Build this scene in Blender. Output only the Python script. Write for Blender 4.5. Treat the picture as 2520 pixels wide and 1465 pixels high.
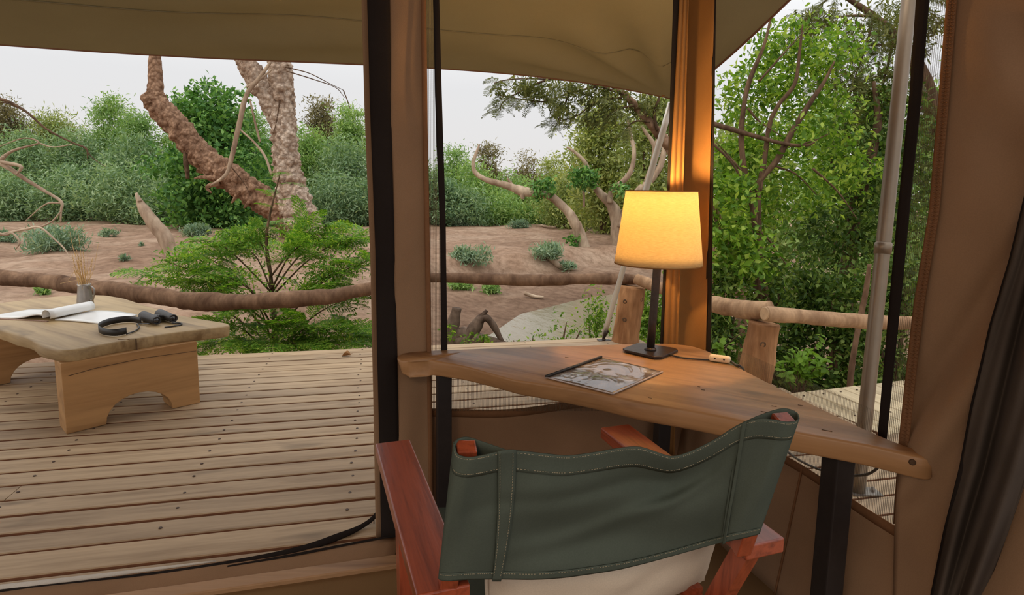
import bpy, bmesh, math, random
import numpy as np
from mathutils import Vector, Matrix, noise

rnd = random.Random(11)
rng = np.random.default_rng(11)
for _o in list(bpy.data.objects):
    bpy.data.objects.remove(_o)
SC = bpy.context.scene
COL = SC.collection

# ------------------------------------------------------------------ camera
F, PPX, PPY, H = 1450.0, 1260.0, 661.0, 1.40
PITCH, ROLL = math.atan(191 / 1450), 0.015
RCAM = Matrix.Rotation(math.pi / 2 - PITCH, 3, 'X') @ Matrix.Rotation(ROLL, 3, 'Z')
EYE = Vector((0, 0, H))
cd = bpy.data.cameras.new('camera')
cam = bpy.data.objects.new('camera', cd)
COL.objects.link(cam)
cam.matrix_world = Matrix.Translation(EYE) @ RCAM.to_4x4()
cd.sensor_fit = 'HORIZONTAL'
cd.sensor_width = 36.0
cd.lens = F / 2520 * 36.0
cd.shift_x = 0.0
cd.shift_y = -(732.5 - PPY) / 2520
cd.clip_start, cd.clip_end = 0.05, 500
SC.camera = cam

# ------------------------------------------------------------------ sky and light
SKY_TOP, SKY_LOW = 1.90, 0.80
world = bpy.data.worlds.new('world')
SC.world = world
world.use_nodes = True
wn, wl = world.node_tree.nodes, world.node_tree.links
wn.clear()
w_out = wn.new('ShaderNodeOutputWorld')
w_bg = wn.new('ShaderNodeBackground')
w_tc = wn.new('ShaderNodeTexCoord')
w_sep = wn.new('ShaderNodeSeparateXYZ')
w_ramp = wn.new('ShaderNodeValToRGB')
wl.new(w_tc.outputs['Generated'], w_sep.inputs[0])
wl.new(w_sep.outputs['Z'], w_ramp.inputs[0])
w_ramp.color_ramp.elements[0].position = 0.0
w_ramp.color_ramp.elements[0].color = (SKY_LOW * 1.0, SKY_LOW * 0.97, SKY_LOW * 0.95, 1)
w_ramp.color_ramp.elements[1].position = 1.0
w_ramp.color_ramp.elements[1].color = (SKY_TOP * 0.97, SKY_TOP * 0.99, SKY_TOP * 1.02, 1)
e = w_ramp.color_ramp.elements.new(0.16)
e.color = (0.80, 0.80, 0.81, 1)
wl.new(w_ramp.outputs[0], w_bg.inputs[0])
w_bg.inputs[1].default_value = 1.0
wl.new(w_bg.outputs[0], w_out.inputs[0])

sun_d = bpy.data.lights.new('sun', 'SUN')          # veiled evening sun, very soft
sun_d.energy, sun_d.angle, sun_d.color = 1.1, math.radians(50), (1.0, 0.88, 0.70)
sun = bpy.data.objects.new('sun', sun_d)
COL.objects.link(sun)
sun.rotation_euler = (math.radians(52), 0, math.radians(-62))

rl_d = bpy.data.lights.new('tent_ceiling_light', 'AREA')   # the tent's own ceiling lamp, behind the camera
rl_d.shape, rl_d.size = 'DISK', 0.5
rl_d.energy, rl_d.color = 13.0, (1.0, 0.74, 0.48)
rl = bpy.data.objects.new('tent_ceiling_light', rl_d)
COL.objects.link(rl)
rl.location = (-0.5, -0.9, 2.25)
rl.rotation_euler = (math.radians(38), 0, 0)

SC.view_settings.view_transform = 'Standard'
SC.view_settings.look = 'None'
SC.view_settings.gamma = 1.0
SC.view_settings.use_curve_mapping = False
SC.view_settings.exposure = 0.0
SC.cycles.use_denoising = True
SC.cycles.max_bounces = 8
SC.cycles.transparent_max_bounces = 12

# ------------------------------------------------------------------ pixel -> world
def ray(px, py):
    return RCAM @ Vector(((px - PPX) / F, -(py - PPY) / F, -1.0))

def at_d(px, py, d):
    r = ray(px, py)
    return EYE + r * (d / r.y)

def at_z(px, py, z):
    r = ray(px, py)
    return EYE + r * ((z - H) / r.z)

def at_plane(px, py, p0, n):
    r = ray(px, py)
    return EYE + r * ((p0 - EYE).dot(n) / r.dot(n))

U = Vector((0.974, 0.228, 0)).normalized()     # along the deck boards and the tent's front wall
N = Vector((-U.y, U.x, 0))                     # away from the tent
W1P = Vector((-0.535, 2.3267, 0))
CORNER = W1P + U * 1.405
W2D = Vector((U.y, -U.x, 0))                   # along the side wall towards the viewer

def w1(px, py, off=0.0):
    return at_plane(px, py, W1P - N * off, N)

def w2(px, py, off=0.0):
    return at_plane(px, py, CORNER - U * off, U)

# ------------------------------------------------------------------ materials
def lin(c):
    return tuple((v / 255 / 12.92) if v / 255 <= 0.04045 else ((v / 255 + 0.055) / 1.055) ** 2.4 for v in c)

def rgba(c):
    return (*c, 1.0)

class NT:
    def __init__(self, name):
        self.m = bpy.data.materials.new(name)
        self.m.use_nodes = True
        self.n, self.l = self.m.node_tree.nodes, self.m.node_tree.links
        self.n.clear()
        self.out = self.n.new('ShaderNodeOutputMaterial')
    def new(self, t, **kw):
        nd = self.n.new(t)
        for k, v in kw.items():
            setattr(nd, k, v)
        return nd
    def coords(self, rot=0.0, scale=(1, 1, 1), rand=True):
        tc = self.new('ShaderNodeTexCoord')
        src = tc.outputs['Object']
        if rand:
            oi = self.new('ShaderNodeObjectInfo')
            mul = self.new('ShaderNodeVectorMath', operation='SCALE')
            mul.inputs[0].default_value = (13.0, 7.0, 5.0)
            self.l.new(oi.outputs['Random'], mul.inputs['Scale'])
            add = self.new('ShaderNodeVectorMath', operation='ADD')
            self.l.new(src, add.inputs[0])
            self.l.new(mul.outputs[0], add.inputs[1])
            src = add.outputs[0]
        m1 = self.new('ShaderNodeMapping')
        m1.inputs['Rotation'].default_value = (0, 0, -rot)
        self.l.new(src, m1.inputs[0])
        m2 = self.new('ShaderNodeMapping')
        m2.inputs['Scale'].default_value = scale
        self.l.new(m1.outputs[0], m2.inputs[0])
        return m2.outputs[0]
    def noise(self, vec, scale, detail=3.0, rough=0.55, dist=0.0):
        nz = self.new('ShaderNodeTexNoise')
        nz.inputs['Scale'].default_value = scale
        nz.inputs['Detail'].default_value = detail
        nz.inputs['Roughness'].default_value = rough
        nz.inputs['Distortion'].default_value = dist
        self.l.new(vec, nz.inputs['Vector'])
        return nz.outputs[0]
    def ramp(self, fac, stops):
        r = self.new('ShaderNodeValToRGB')
        el = r.color_ramp.elements
        el[0].position, el[0].color = stops[0][0], rgba(stops[0][1])
        el[1].position, el[1].color = stops[-1][0], rgba(stops[-1][1])
        for p, c in stops[1:-1]:
            x = el.new(p)
            x.color = rgba(c)
        self.l.new(fac, r.inputs[0])
        return r.outputs[0]
    def mix(self, a, b, fac, mode='MIX'):
        mx = self.new('ShaderNodeMix', data_type='RGBA', blend_type=mode)
        for sock, v in ((mx.inputs[6], a), (mx.inputs[7], b), (mx.inputs[0], fac)):
            if hasattr(v, 'is_linked'):
                self.l.new(v, sock)
            else:
                sock.default_value = v if isinstance(v, float) else rgba(v)
        return mx.outputs[2]
    def bump(self, h, strength=0.3, dist=0.01):
        b = self.new('ShaderNodeBump')
        b.inputs['Strength'].default_value = strength
        b.inputs['Distance'].default_value = dist
        self.l.new(h, b.inputs['Height'])
        return b.outputs[0]
    def pbr(self, col, rough=0.7, normal=None, metal=0.0, spec=0.5, **kw):
        p = self.new('ShaderNodeBsdfPrincipled')
        if hasattr(col, 'is_linked'):
            self.l.new(col, p.inputs['Base Color'])
        else:
            p.inputs['Base Color'].default_value = rgba(col)
        p.inputs['Roughness'].default_value = rough
        p.inputs['Metallic'].default_value = metal
        p.inputs['Specular IOR Level'].default_value = spec
        for k, v in kw.items():
            p.inputs[k].default_value = v
        if normal is not None:
            self.l.new(normal, p.inputs['Normal'])
        self.l.new(p.outputs[0], self.out.inputs[0])
        return p

def wood_mat(name, light, dark, rot=0.0, grain=16.0, rough=0.6, bump=0.25, tint=0.18, knots=True, spec=0.3, coat=0.0, axis=0):
    t = NT(name)
    sc = [grain] * 3
    sc[axis] = grain * 0.07
    v = t.coords(rot, tuple(sc))
    g = t.noise(v, 1.0, 5.0, 0.62, 0.6)
    col = t.ramp(g, [(0.30, dark), (0.52, light), (0.75, tuple(min(1, c * 1.12) for c in light))])
    v3 = t.coords(rot, tuple(s * 4 for s in sc))
    fine = t.noise(v3, 1.0, 2.0)
    col = t.mix(col, t.ramp(fine, [(0.3, (0.72, 0.70, 0.68)), (0.6, (1, 1, 1))]), 0.45, 'MULTIPLY')
    if knots:
        kv = t.coords(rot, tuple(2.4 if i == axis else 7.0 for i in range(3)))
        kz = t.noise(kv, 1.0, 2.0, 0.5)
        col = t.mix(col, tuple(c * 0.45 for c in dark), t.ramp(kz, [(0.63, (0, 0, 0)), (0.76, (0.75, 0.75, 0.75))]))
    oi = t.new('ShaderNodeObjectInfo')
    col = t.mix(col, t.ramp(oi.outputs['Random'], [(0, (1 - tint, 1 - tint, 1 - tint * 0.9)), (1, (1 + tint * 0.3,) * 3)]), 1.0, 'MULTIPLY')
    p = t.pbr(col, rough, t.bump(fine, bump, 0.004), spec=spec)
    p.inputs['Coat Weight'].default_value = coat
    p.inputs['Coat Roughness'].default_value = 0.25
    return t.m

def fabric_mat(name, col, trans=0.3, var=0.12, weave=900.0, rot=0.0, big=2.5):
    t = NT(name)
    v = t.coords(rot, (1, 1, 1), rand=False)
    b = t.noise(v, big, 4.0, 0.6)
    c = t.ramp(b, [(0.25, tuple(x * (1 - var) for x in col)), (0.75, tuple(min(1, x * (1 + var)) for x in col))])
    fz = t.noise(v, weave * 0.35, 1.0)
    c = t.mix(c, t.ramp(fz, [(0.3, (0.86, 0.86, 0.86)), (0.7, (1, 1, 1))]), 0.6, 'MULTIPLY')
    nrm = t.bump(fz, 0.15, 0.002)
    d = t.new('ShaderNodeBsdfDiffuse')
    t.l.new(c, d.inputs[0]); t.l.new(nrm, d.inputs['Normal'])
    tr = t.new('ShaderNodeBsdfTranslucent')
    t.l.new(c, tr.inputs[0])
    mx = t.new('ShaderNodeMixShader')
    mx.inputs[0].default_value = trans
    t.l.new(d.outputs[0], mx.inputs[1]); t.l.new(tr.outputs[0], mx.inputs[2])
    t.l.new(mx.outputs[0], t.out.inputs[0])
    return t.m

def leaf_mat(name, c1, c2, c3, trans=0.4, rough=0.5):
    t = NT(name)
    g = t.new('ShaderNodeNewGeometry')
    c = t.ramp(g.outputs['Random Per Island'], [(0.0, c1), (0.55, c2), (1.0, c3)])
    oi = t.new('ShaderNodeObjectInfo')
    c = t.mix(c, t.ramp(oi.outputs['Random'], [(0, (0.82, 0.86, 0.82)), (1, (1.1, 1.06, 1.0))]), 1.0, 'MULTIPLY')
    d = t.pbr(c, rough, spec=0.25)
    tr = t.new('ShaderNodeBsdfTranslucent')
    t.l.new(t.mix(c, (1.1, 1.12, 0.6), 1.0, 'MULTIPLY'), tr.inputs[0])
    mx = t.new('ShaderNodeMixShader')
    mx.inputs[0].default_value = trans
    t.l.new(d.outputs[0], mx.inputs[1]); t.l.new(tr.outputs[0], mx.inputs[2])
    t.l.new(mx.outputs[0], t.out.inputs[0])
    return t.m

def bark_mat(name, light, dark, scale=8.0, bump=0.6, stretch=(1, 1, 0.35), moss=None):
    t = NT(name)
    v = t.coords(0, stretch, rand=True)
    a = t.noise(v, scale, 6.0, 0.65, 0.4)
    c = t.ramp(a, [(0.32, dark), (0.5, tuple((x + y) / 2 for x, y in zip(light, dark))), (0.66, light)])
    b = t.noise(v, scale * 5, 3.0)
    c = t.mix(c, t.ramp(b, [(0.3, (0.6, 0.6, 0.6)), (0.65, (1, 1, 1))]), 0.6, 'MULTIPLY')
    t.pbr(c, 0.85, t.bump(a, bump, 0.03), spec=0.15)
    return t.m

def scaly_mat(name, light, dark, scale=1.5, bump=0.9, stretch=(1, 1, 0.8)):
    t = NT(name)
    v = t.coords(0, stretch, rand=True)
    vo = t.new('ShaderNodeTexVoronoi')
    vo.inputs['Scale'].default_value = 5.5
    t.l.new(v, vo.inputs['Vector'])
    a = t.noise(v, scale, 5.0, 0.65, 0.4)
    c = t.ramp(a, [(0.3, dark), (0.5, tuple((x + y) / 2 for x, y in zip(light, dark))), (0.7, light)])
    c = t.mix(c, t.ramp(vo.outputs['Distance'], [(0.15, (1.1, 1.1, 1.1)), (0.6, (0.85, 0.83, 0.80)), (0.85, (0.5, 0.45, 0.42))]), 0.9, 'MULTIPLY')
    b = t.noise(v, scale * 14, 3.0)
    c = t.mix(c, t.ramp(b, [(0.3, (0.6, 0.6, 0.6)), (0.65, (1, 1, 1))]), 0.6, 'MULTIPLY')
    inv = t.new('ShaderNodeMath', operation='SUBTRACT')
    inv.inputs[0].default_value = 1.0
    t.l.new(vo.outputs['Distance'], inv.inputs[1])
    t.pbr(c, 0.85, t.bump(inv.outputs[0], 1.0, 0.12), spec=0.12)
    return t.m

def plain_mat(name, col, rough=0.6, metal=0.0, spec=0.5, nscale=40.0, var=0.15, bump=0.1):
    t = NT(name)
    v = t.coords(0, (1, 1, 1))
    a = t.noise(v, nscale, 3.0)
    c = t.ramp(a, [(0.3, tuple(x * (1 - var) for x in col)), (0.7, tuple(min(1, x * (1 + var)) for x in col))])
    t.pbr(c, rough, t.bump(a, bump, 0.002), metal, spec)
    return t.m

M = {}
M['deck'] = wood_mat('deck_wood', lin((182, 156, 124)), lin((152, 126, 96)), grain=14, rough=0.62, tint=0.16)
M['plank_edge'] = plain_mat('gap_shade_board_edge', lin((122, 78, 50)), 0.8, nscale=30)  # brown board sides, coloured darker so the gaps between boards read as shade
M['deck_side'] = wood_mat('walkway_wood', lin((206, 186, 150)), lin((170, 148, 112)), grain=14, rough=0.62, tint=0.16)
DESK_ROT = math.atan2(-0.85, 1.5)
M['desk'] = wood_mat('desk_wood', lin((162, 120, 80)), lin((122, 84, 52)), rot=DESK_ROT, grain=12, rough=0.42, tint=0.0, spec=0.35)
M['table'] = wood_mat('table_wood', lin((166, 140, 100)), lin((124, 98, 64)), rot=math.atan2(0.51, -0.86), grain=9, rough=0.5, tint=0.05, spec=0.35)
M['table_leg'] = wood_mat('table_leg_wood', lin((174, 132, 86)), lin((142, 102, 62)), rot=math.radians(50), grain=7, rough=0.5, tint=0.05, knots=False)
M['chair'] = wood_mat('chair_mahogany', lin((150, 68, 40)), lin((108, 44, 24)), rot=math.atan2(0.944, -0.33), grain=40, rough=0.35, bump=0.08, tint=0.0, knots=False, spec=0.5, coat=0.35)
M['chair_post'] = wood_mat('chair_mahogany_upright', lin((150, 68, 40)), lin((108, 44, 24)), grain=40, rough=0.35, bump=0.08, tint=0.0, knots=False, spec=0.5, coat=0.35, axis=2)
M['rail'] = bark_mat('rail_log_wood', lin((140, 110, 86)), lin((84, 60, 44)), scale=6, bump=0.35)
M['rail_pale'] = bark_mat('pale_rail_log_wood', lin((190, 154, 118)), lin((132, 98, 72)), scale=6, bump=0.35)
M['rail_end'] = plain_mat('cut_wood', lin((196, 160, 120)), 0.7, nscale=25)
M['post'] = bark_mat('post_wood', lin((186, 138, 96)), lin((122, 80, 50)), scale=7, bump=0.4, stretch=(1, 1, 0.15))
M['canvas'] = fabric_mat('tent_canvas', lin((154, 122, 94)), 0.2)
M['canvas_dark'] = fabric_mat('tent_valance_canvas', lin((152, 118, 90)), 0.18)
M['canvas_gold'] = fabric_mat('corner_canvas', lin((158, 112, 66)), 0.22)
M['hem'] = fabric_mat('stitched_hem', lin((132, 94, 66)), 0.15, var=0.25, weave=300)
M['fly'] = fabric_mat('flysheet_canvas', lin((160, 147, 116)), 0.36, big=1.2, var=0.08)
M['fly_hem'] = fabric_mat('flysheet_hem', lin((150, 108, 84)), 0.3)
M['white_hem'] = fabric_mat('pale_hem', lin((208, 198, 186)), 0.1)
M['black'] = fabric_mat('black_webbing', lin((42, 36, 33)), 0.0, var=0.2)
M['drape'] = fabric_mat('black_drape', lin((76, 66, 58)), 0.0, var=0.25)
M['green_canvas'] = fabric_mat('green_canvas', lin((80, 86, 76)), 0.05, var=0.08, big=6)
M['stitch'] = plain_mat('pale_thread', lin((150, 138, 112)), 0.8)
M['cushion'] = fabric_mat('cushion_linen', lin((206, 188, 166)), 0.1, var=0.05)
M['steel_black'] = plain_mat('black_steel', lin((38, 32, 30)), 0.45, 0.0, 0.4)
M['iron'] = plain_mat('forged_iron', lin((62, 52, 46)), 0.38, 0.6, 0.5, nscale=60, bump=0.5)
M['alu'] = plain_mat('aluminium_tube', lin((128, 112, 94)), 0.38, 0.6, 0.5, nscale=10, var=0.08)
M['alu_bright'] = plain_mat('bright_aluminium_tube', lin((206, 200, 190)), 0.4, 0.5, 0.5, nscale=10, var=0.06)
M['zinc'] = plain_mat('zinc_metal', lin((150, 142, 134)), 0.4, 0.8, 0.5, nscale=14)
M['screw'] = plain_mat('screw_head', lin((70, 48, 34)), 0.6, 0.3)
M['rubber'] = plain_mat('black_rubber', lin((40, 36, 34)), 0.5)
M['glass'] = plain_mat('dark_lens', lin((30, 30, 36)), 0.05, 0.0, 1.0, bump=0.0)
M['paper'] = plain_mat('magazine_paper', lin((226, 224, 220)), 0.22, 0.0, 0.6, nscale=6, var=0.06, bump=0.0)
M['paper_edge'] = plain_mat('paper_edges', lin((150, 120, 104)), 0.8, nscale=100, var=0.25)
M['switch'] = plain_mat('pale_switch', lin((226, 196, 156)), 0.35)
M['straw'] = plain_mat('dry_grass', lin((206, 170, 116)), 0.8, nscale=30, var=0.25)
M['leaf_dry'] = plain_mat('dry_leaf', lin((146, 104, 60)), 0.8)
M['floor_in'] = fabric_mat('tent_groundsheet', lin((120, 92, 62)), 0.0, var=0.1)
M['trim_wood'] = wood_mat('sill_wood', lin((160, 122, 86)), lin((126, 90, 60)), grain=14, tint=0.05, knots=False)

M['bark_scaly'] = scaly_mat('scaly_bark', lin((226, 206, 186)), lin((156, 128, 106)), scale=1.6, bump=0.9, stretch=(1, 1, 0.8))
M['bark_brown'] = scaly_mat('brown_bark', lin((184, 148, 120)), lin((118, 86, 66)), scale=1.4, bump=0.9, stretch=(1, 1, 0.8))
M['bark_pale'] = bark_mat('bleached_wood', lin((200, 178, 152)), lin((132, 106, 86)), scale=1.2, bump=0.4)
M['bark_twig'] = bark_mat('twig_bark', lin((118, 92, 70)), lin((62, 45, 33)), scale=9, bump=0.4)
M['drift'] = bark_mat('driftwood', lin((138, 116, 98)), lin((66, 50, 40)), scale=4, bump=0.7)

M['lf_grey'] = leaf_mat('hazy_greygreen_leaves', lin((102, 132, 98)), lin((138, 166, 126)), lin((172, 192, 154)), 0.38)  # far-bank foliage lightened, distance haze put into the leaf colour
M['lf_mid'] = leaf_mat('midgreen_leaves', lin((110, 146, 82)), lin((146, 178, 106)), lin((180, 202, 132)), 0.4)
M['lf_dark'] = leaf_mat('darkgreen_leaves', lin((62, 104, 54)), lin((98, 144, 74)), lin((146, 186, 104)), 0.38)
M['lf_olive'] = leaf_mat('olive_leaves', lin((120, 134, 78)), lin((156, 168, 100)), lin((188, 192, 124)), 0.42)
M['lf_brown'] = leaf_mat('brownish_leaves', lin((112, 100, 74)), lin((140, 128, 92)), lin((160, 150, 108)), 0.3)
M['lf_bright'] = leaf_mat('bright_leaves', lin((70, 106, 30)), lin((116, 154, 50)), lin((176, 196, 88)), 0.5)
M['lf_shade'] = leaf_mat('shaded_thicket_leaves', lin((50, 74, 28)), lin((84, 112, 44)), lin((136, 154, 78)), 0.4)  # darker leaf tones, the thicket's shade put into the colour
M['lf_frond'] = leaf_mat('frond_leaflets', lin((74, 122, 40)), lin((112, 156, 54)), lin((178, 196, 84)), 0.45)
M['lf_hang'] = leaf_mat('hanging_leaflets', lin((76, 84, 46)), lin((104, 110, 58)), lin((134, 134, 78)), 0.35)
M['lf_teal'] = leaf_mat('bluegreen_tuft', lin((108, 136, 112)), lin((138, 162, 136)), lin((168, 184, 158)), 0.3)

def sand_mat():
    t = NT('river_sand')
    v = t.coords(0, (1, 1, 1), rand=False)
    a = t.noise(v, 0.35, 6.0, 0.6)
    b = t.noise(v, 3.0, 5.0, 0.7)
    c = t.ramp(a, [(0.3, lin((128, 100, 80))), (0.5, lin((152, 124, 102))), (0.72, lin((172, 148, 126)))])
    c = t.mix(c, t.ramp(b, [(0.35, (0.52, 0.48, 0.44)), (0.6, (1, 1, 1))]), 0.8, 'MULTIPLY')
    sep = t.new('ShaderNodeSeparateXYZ')
    tc = t.new('ShaderNodeNewGeometry')
    t.l.new(tc.outputs['Position'], sep.inputs[0])
    mr = t.new('ShaderNodeMapRange')
    mr.inputs[1].default_value, mr.inputs[2].default_value = -2.95, -2.2
    t.l.new(sep.outputs['Z'], mr.inputs[0])
    c = t.mix(t.mix(c, (0.55, 0.52, 0.50), 1.0, 'MULTIPLY'), c, mr.outputs[0])
    t.pbr(c, 0.9, t.bump(b, 0.6, 0.08), spec=0.15)
    return t.m
M['sand'] = sand_mat()

def water_mat():
    t = NT('muddy_water')
    v = t.coords(0.5, (1.2, 0.5, 1), rand=False)
    a = t.noise(v, 1.6, 4.0, 0.6)
    t.pbr(lin((128, 118, 98)), 0.14, t.bump(a, 0.5, 0.08), spec=0.3)
    return t.m
M['water'] = water_mat()

def net_mat(name, ang, col):
    t = NT(name)
    v = t.coords(ang, (1, 1, 1), rand=False)
    fac = None
    for direction in ('X', 'Z'):
        w = t.new('ShaderNodeTexWave', wave_type='BANDS', bands_direction=direction)
        w.inputs['Scale'].default_value = 55.0 if direction == 'X' else 90.0
        t.l.new(v, w.inputs['Vector'])
        r = t.ramp(w.outputs['Fac'], [(0.62, (0, 0, 0)), (0.80, (0.45, 0.45, 0.45))] if direction == 'X' else [(0.80, (0, 0, 0)), (0.9, (0.12, 0.12, 0.12))])
        fac = r if fac is None else t.mix(fac, r, 1.0, 'LIGHTEN')
    d = t.new('ShaderNodeBsdfDiffuse')
    d.inputs[0].default_value = rgba(col)
    tr = t.new('ShaderNodeBsdfTransparent')
    mx = t.new('ShaderNodeMixShader')
    t.l.new(fac, mx.inputs[0])
    t.l.new(tr.outputs[0], mx.inputs[1]); t.l.new(d.outputs[0], mx.inputs[2])
    t.l.new(mx.outputs[0], t.out.inputs[0])
    return t.m
M['net_front'] = net_mat('net_front', math.atan2(U.y, U.x), lin((120, 104, 84)))
M['net_side'] = net_mat('net_side', math.atan2(W2D.y, W2D.x), lin((110, 98, 80)))

def shade_mat():
    t = NT('linen_lampshade')
    v = t.coords(0, (1, 1, 6), rand=False)
    a = t.noise(v, 60.0, 3.0)
    c = t.ramp(a, [(0.3, lin((212, 194, 150))), (0.7, lin((232, 216, 178)))])
    d = t.new('ShaderNodeBsdfDiffuse')
    t.l.new(c, d.inputs[0])
    tr = t.new('ShaderNodeBsdfTranslucent')
    t.l.new(c, tr.inputs[0])
    mx = t.new('ShaderNodeMixShader')
    mx.inputs[0].default_value = 0.62
    t.l.new(d.outputs[0], mx.inputs[1]); t.l.new(tr.outputs[0], mx.inputs[2])
    t.l.new(mx.outputs[0], t.out.inputs[0])
    return t.m
M['shade'] = shade_mat()

def glow_mat(name, col, s):
    t = NT(name)
    em = t.new('ShaderNodeEmission')
    em.inputs[0].default_value = rgba(col)
    em.inputs[1].default_value = s
    t.l.new(em.outputs[0], t.out.inputs[0])
    return t.m
M['bulb'] = glow_mat('lit_bulb', (1.0, 0.62, 0.24), 1100.0)

def sheet_print_mat():
    t = NT('laminated_print')
    v = t.coords(0.4, (1, 1, 1), rand=False)
    a = t.noise(v, 9.0, 4.0, 0.6, 1.0)
    c = t.ramp(a, [(0.3, lin((92, 78, 70))), (0.55, lin((128, 110, 98))), (0.72, lin((176, 162, 150)))])
    b = t.noise(v, 7.0, 2.0, 0.5, 0.8)
    t.pbr(c, 0.08, t.bump(b, 0.55, 0.02), spec=0.9)
    return t.m
M['laminate'] = sheet_print_mat()

# ------------------------------------------------------------------ building helpers
ORG = {}

class MB:
    """collects geometry for ONE mesh object"""
    def __init__(self):
        self.v, self.f = [], []
    def add(self, vf):
        v, f = vf
        k = len(self.v)
        self.v.extend(v)
        self.f.extend([tuple(i + k for i in q) for q in f])
        return self
    def build(self, name, mat, parent=None, smooth=True, origin=None):
        return obj(name, self.v, self.f, mat, parent, smooth, origin)

def obj(name, verts, faces, mat, parent=None, smooth=True, origin=None):
    vs = np.array([tuple(v) for v in verts], dtype=np.float64)
    if parent is not None:
        org = np.array(ORG[parent.name])
    elif origin is not None:
        org = np.array(tuple(origin))
    else:
        org = np.array(((vs[:, 0].min() + vs[:, 0].max()) / 2, (vs[:, 1].min() + vs[:, 1].max()) / 2, vs[:, 2].min()))
    me = bpy.data.meshes.new(name)
    me.from_pydata((vs - org).tolist(), [], faces)
    me.materials.append(mat)
    if smooth:
        me.polygons.foreach_set('use_smooth', [True] * len(me.polygons))
    me.update()
    o = bpy.data.objects.new(name, me)
    COL.objects.link(o)
    if parent is not None:
        o.parent = parent
    else:
        o.location = org
    ORG[o.name] = tuple(org)
    return o

def empty(name, loc):
    o = bpy.data.objects.new(name, None)
    COL.objects.link(o)
    o.location = loc
    o.empty_display_size = 0.1
    ORG[o.name] = tuple(loc)
    return o

def tag(o, label=None, cat=None, group=None, kind=None):
    if label: o['label'] = label
    if cat: o['category'] = cat
    if group: o['group'] = group
    if kind: o['kind'] = kind
    return o

def solid(o, th, offset=0.0):
    m = o.modifiers.new('thickness', 'SOLIDIFY')
    m.thickness, m.offset = th, offset
    return o

def bevel(o, w, seg=2):
    m = o.modifiers.new('edges', 'BEVEL')
    m.width, m.segments, m.limit_method, m.angle_limit = w, seg, 'ANGLE', math.radians(40)
    return o

def frame_box(c, ax, ay, az, sx, sy, sz):
    """box centred at c with unit axes and full sizes"""
    vs = []
    for k in (-1, 1):
        for j in (-1, 1):
            for i in (-1, 1):
                vs.append(Vector(c) + ax * (i * sx / 2) + ay * (j * sy / 2) + az * (k * sz / 2))
    fs = [(0, 2, 3, 1), (4, 5, 7, 6), (0, 1, 5, 4), (2, 6, 7, 3), (0, 4, 6, 2), (1, 3, 7, 5)]
    return vs, fs

X, Y, Z = Vector((1, 0, 0)), Vector((0, 1, 0)), Vector((0, 0, 1))

def bar(p, q, w, h, up=Z):
    """rectangular bar between two points"""
    p, q = Vector(p), Vector(q)
    d = (q - p).normalized()
    s = d.cross(up)
    if s.length < 1e-4:
        s = d.cross(X)
    s.normalize()
    t = s.cross(d)
    return frame_box((p + q) / 2, d, s, t, (q - p).length, w, h)

def spline(pts, n):
    """Catmull-Rom through points of any dimension"""
    p = np.array([tuple(x) for x in pts], dtype=float)
    if len(p) == 2:
        t = np.linspace(0, 1, n)[:, None]
        return p[0] * (1 - t) + p[1] * t
    p = np.vstack([2 * p[0] - p[1], p, 2 * p[-1] - p[-2]])
    t = np.linspace(0, len(p) - 3 - 1e-9, n)
    i = t.astype(int)
    f = (t - i)[:, None]
    a, b, c, d = p[i], p[i + 1], p[i + 2], p[i + 3]
    return 0.5 * (2 * b + (c - a) * f + (2 * a - 5 * b + 4 * c - d) * f ** 2 + (3 * b - a - 3 * c + d) * f ** 3)

def tube(pts, rad, seg=8, n=None, knot=0.0, kscale=3.0, cap=True, flat=1.0):
    n = n or max(2, len(pts))
    P = spline(pts, n)
    R = np.interp(np.linspace(0, 1, n), np.linspace(0, 1, len(rad)), rad) if hasattr(rad, '__len__') else np.full(n, rad)
    vs, fs = [], []
    T = np.gradient(P, axis=0)
    T /= np.linalg.norm(T, axis=1)[:, None] + 1e-12
    up = np.array((0, 0, 1.0)) if abs(T[0][2]) < 0.9 else np.array((1.0, 0, 0))
    s = np.cross(T[0], up); s /= np.linalg.norm(s)
    off = rnd.uniform(0, 90)
    for k in range(n):
        s = s - T[k] * np.dot(s, T[k]); s /= np.linalg.norm(s) + 1e-12
        b = np.cross(T[k], s)
        for j in range(seg):
            a = 2 * math.pi * j / seg
            dirv = s * math.cos(a) + b * math.sin(a) * flat
            r = R[k]
            if knot:
                q = Vector(P[k] + dirv * R[k]) * kscale
                q.x += off
                r *= 1 + knot * noise.noise(q) + knot * 0.6 * noise.noise(q * 2.7)
            vs.append(P[k] + dirv * r)
    for k in range(n - 1):
        for j in range(seg):
            a, b2 = k * seg + j, k * seg + (j + 1) % seg
            fs.append((a, b2, b2 + seg, a + seg))
    if cap:
        fs.append(tuple(range(seg - 1, -1, -1)))
        fs.append(tuple((n - 1) * seg + j for j in range(seg)))
    return vs, fs

def lathe(prof, c, seg=28, axis=Z, close=True):
    """prof: (radius, height) pairs turned about an axis through c"""
    axis = Vector(axis).normalized()
    s = axis.cross(X if abs(axis.x) < 0.9 else Y).normalized()
    b = axis.cross(s)
    vs, fs = [], []
    for r, h in prof:
        for j in range(seg):
            a = 2 * math.pi * j / seg
            vs.append(Vector(c) + axis * h + (s * math.cos(a) + b * math.sin(a)) * r)
    for k in range(len(prof) - 1):
        for j in range(seg):
            fs.append((k * seg + j, k * seg + (j + 1) % seg, (k + 1) * seg + (j + 1) % seg, (k + 1) * seg + j))
    if close:
        fs.append(tuple(range(seg - 1, -1, -1)))
        fs.append(tuple((len(prof) - 1) * seg + j for j in range(seg)))
    return vs, fs

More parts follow.
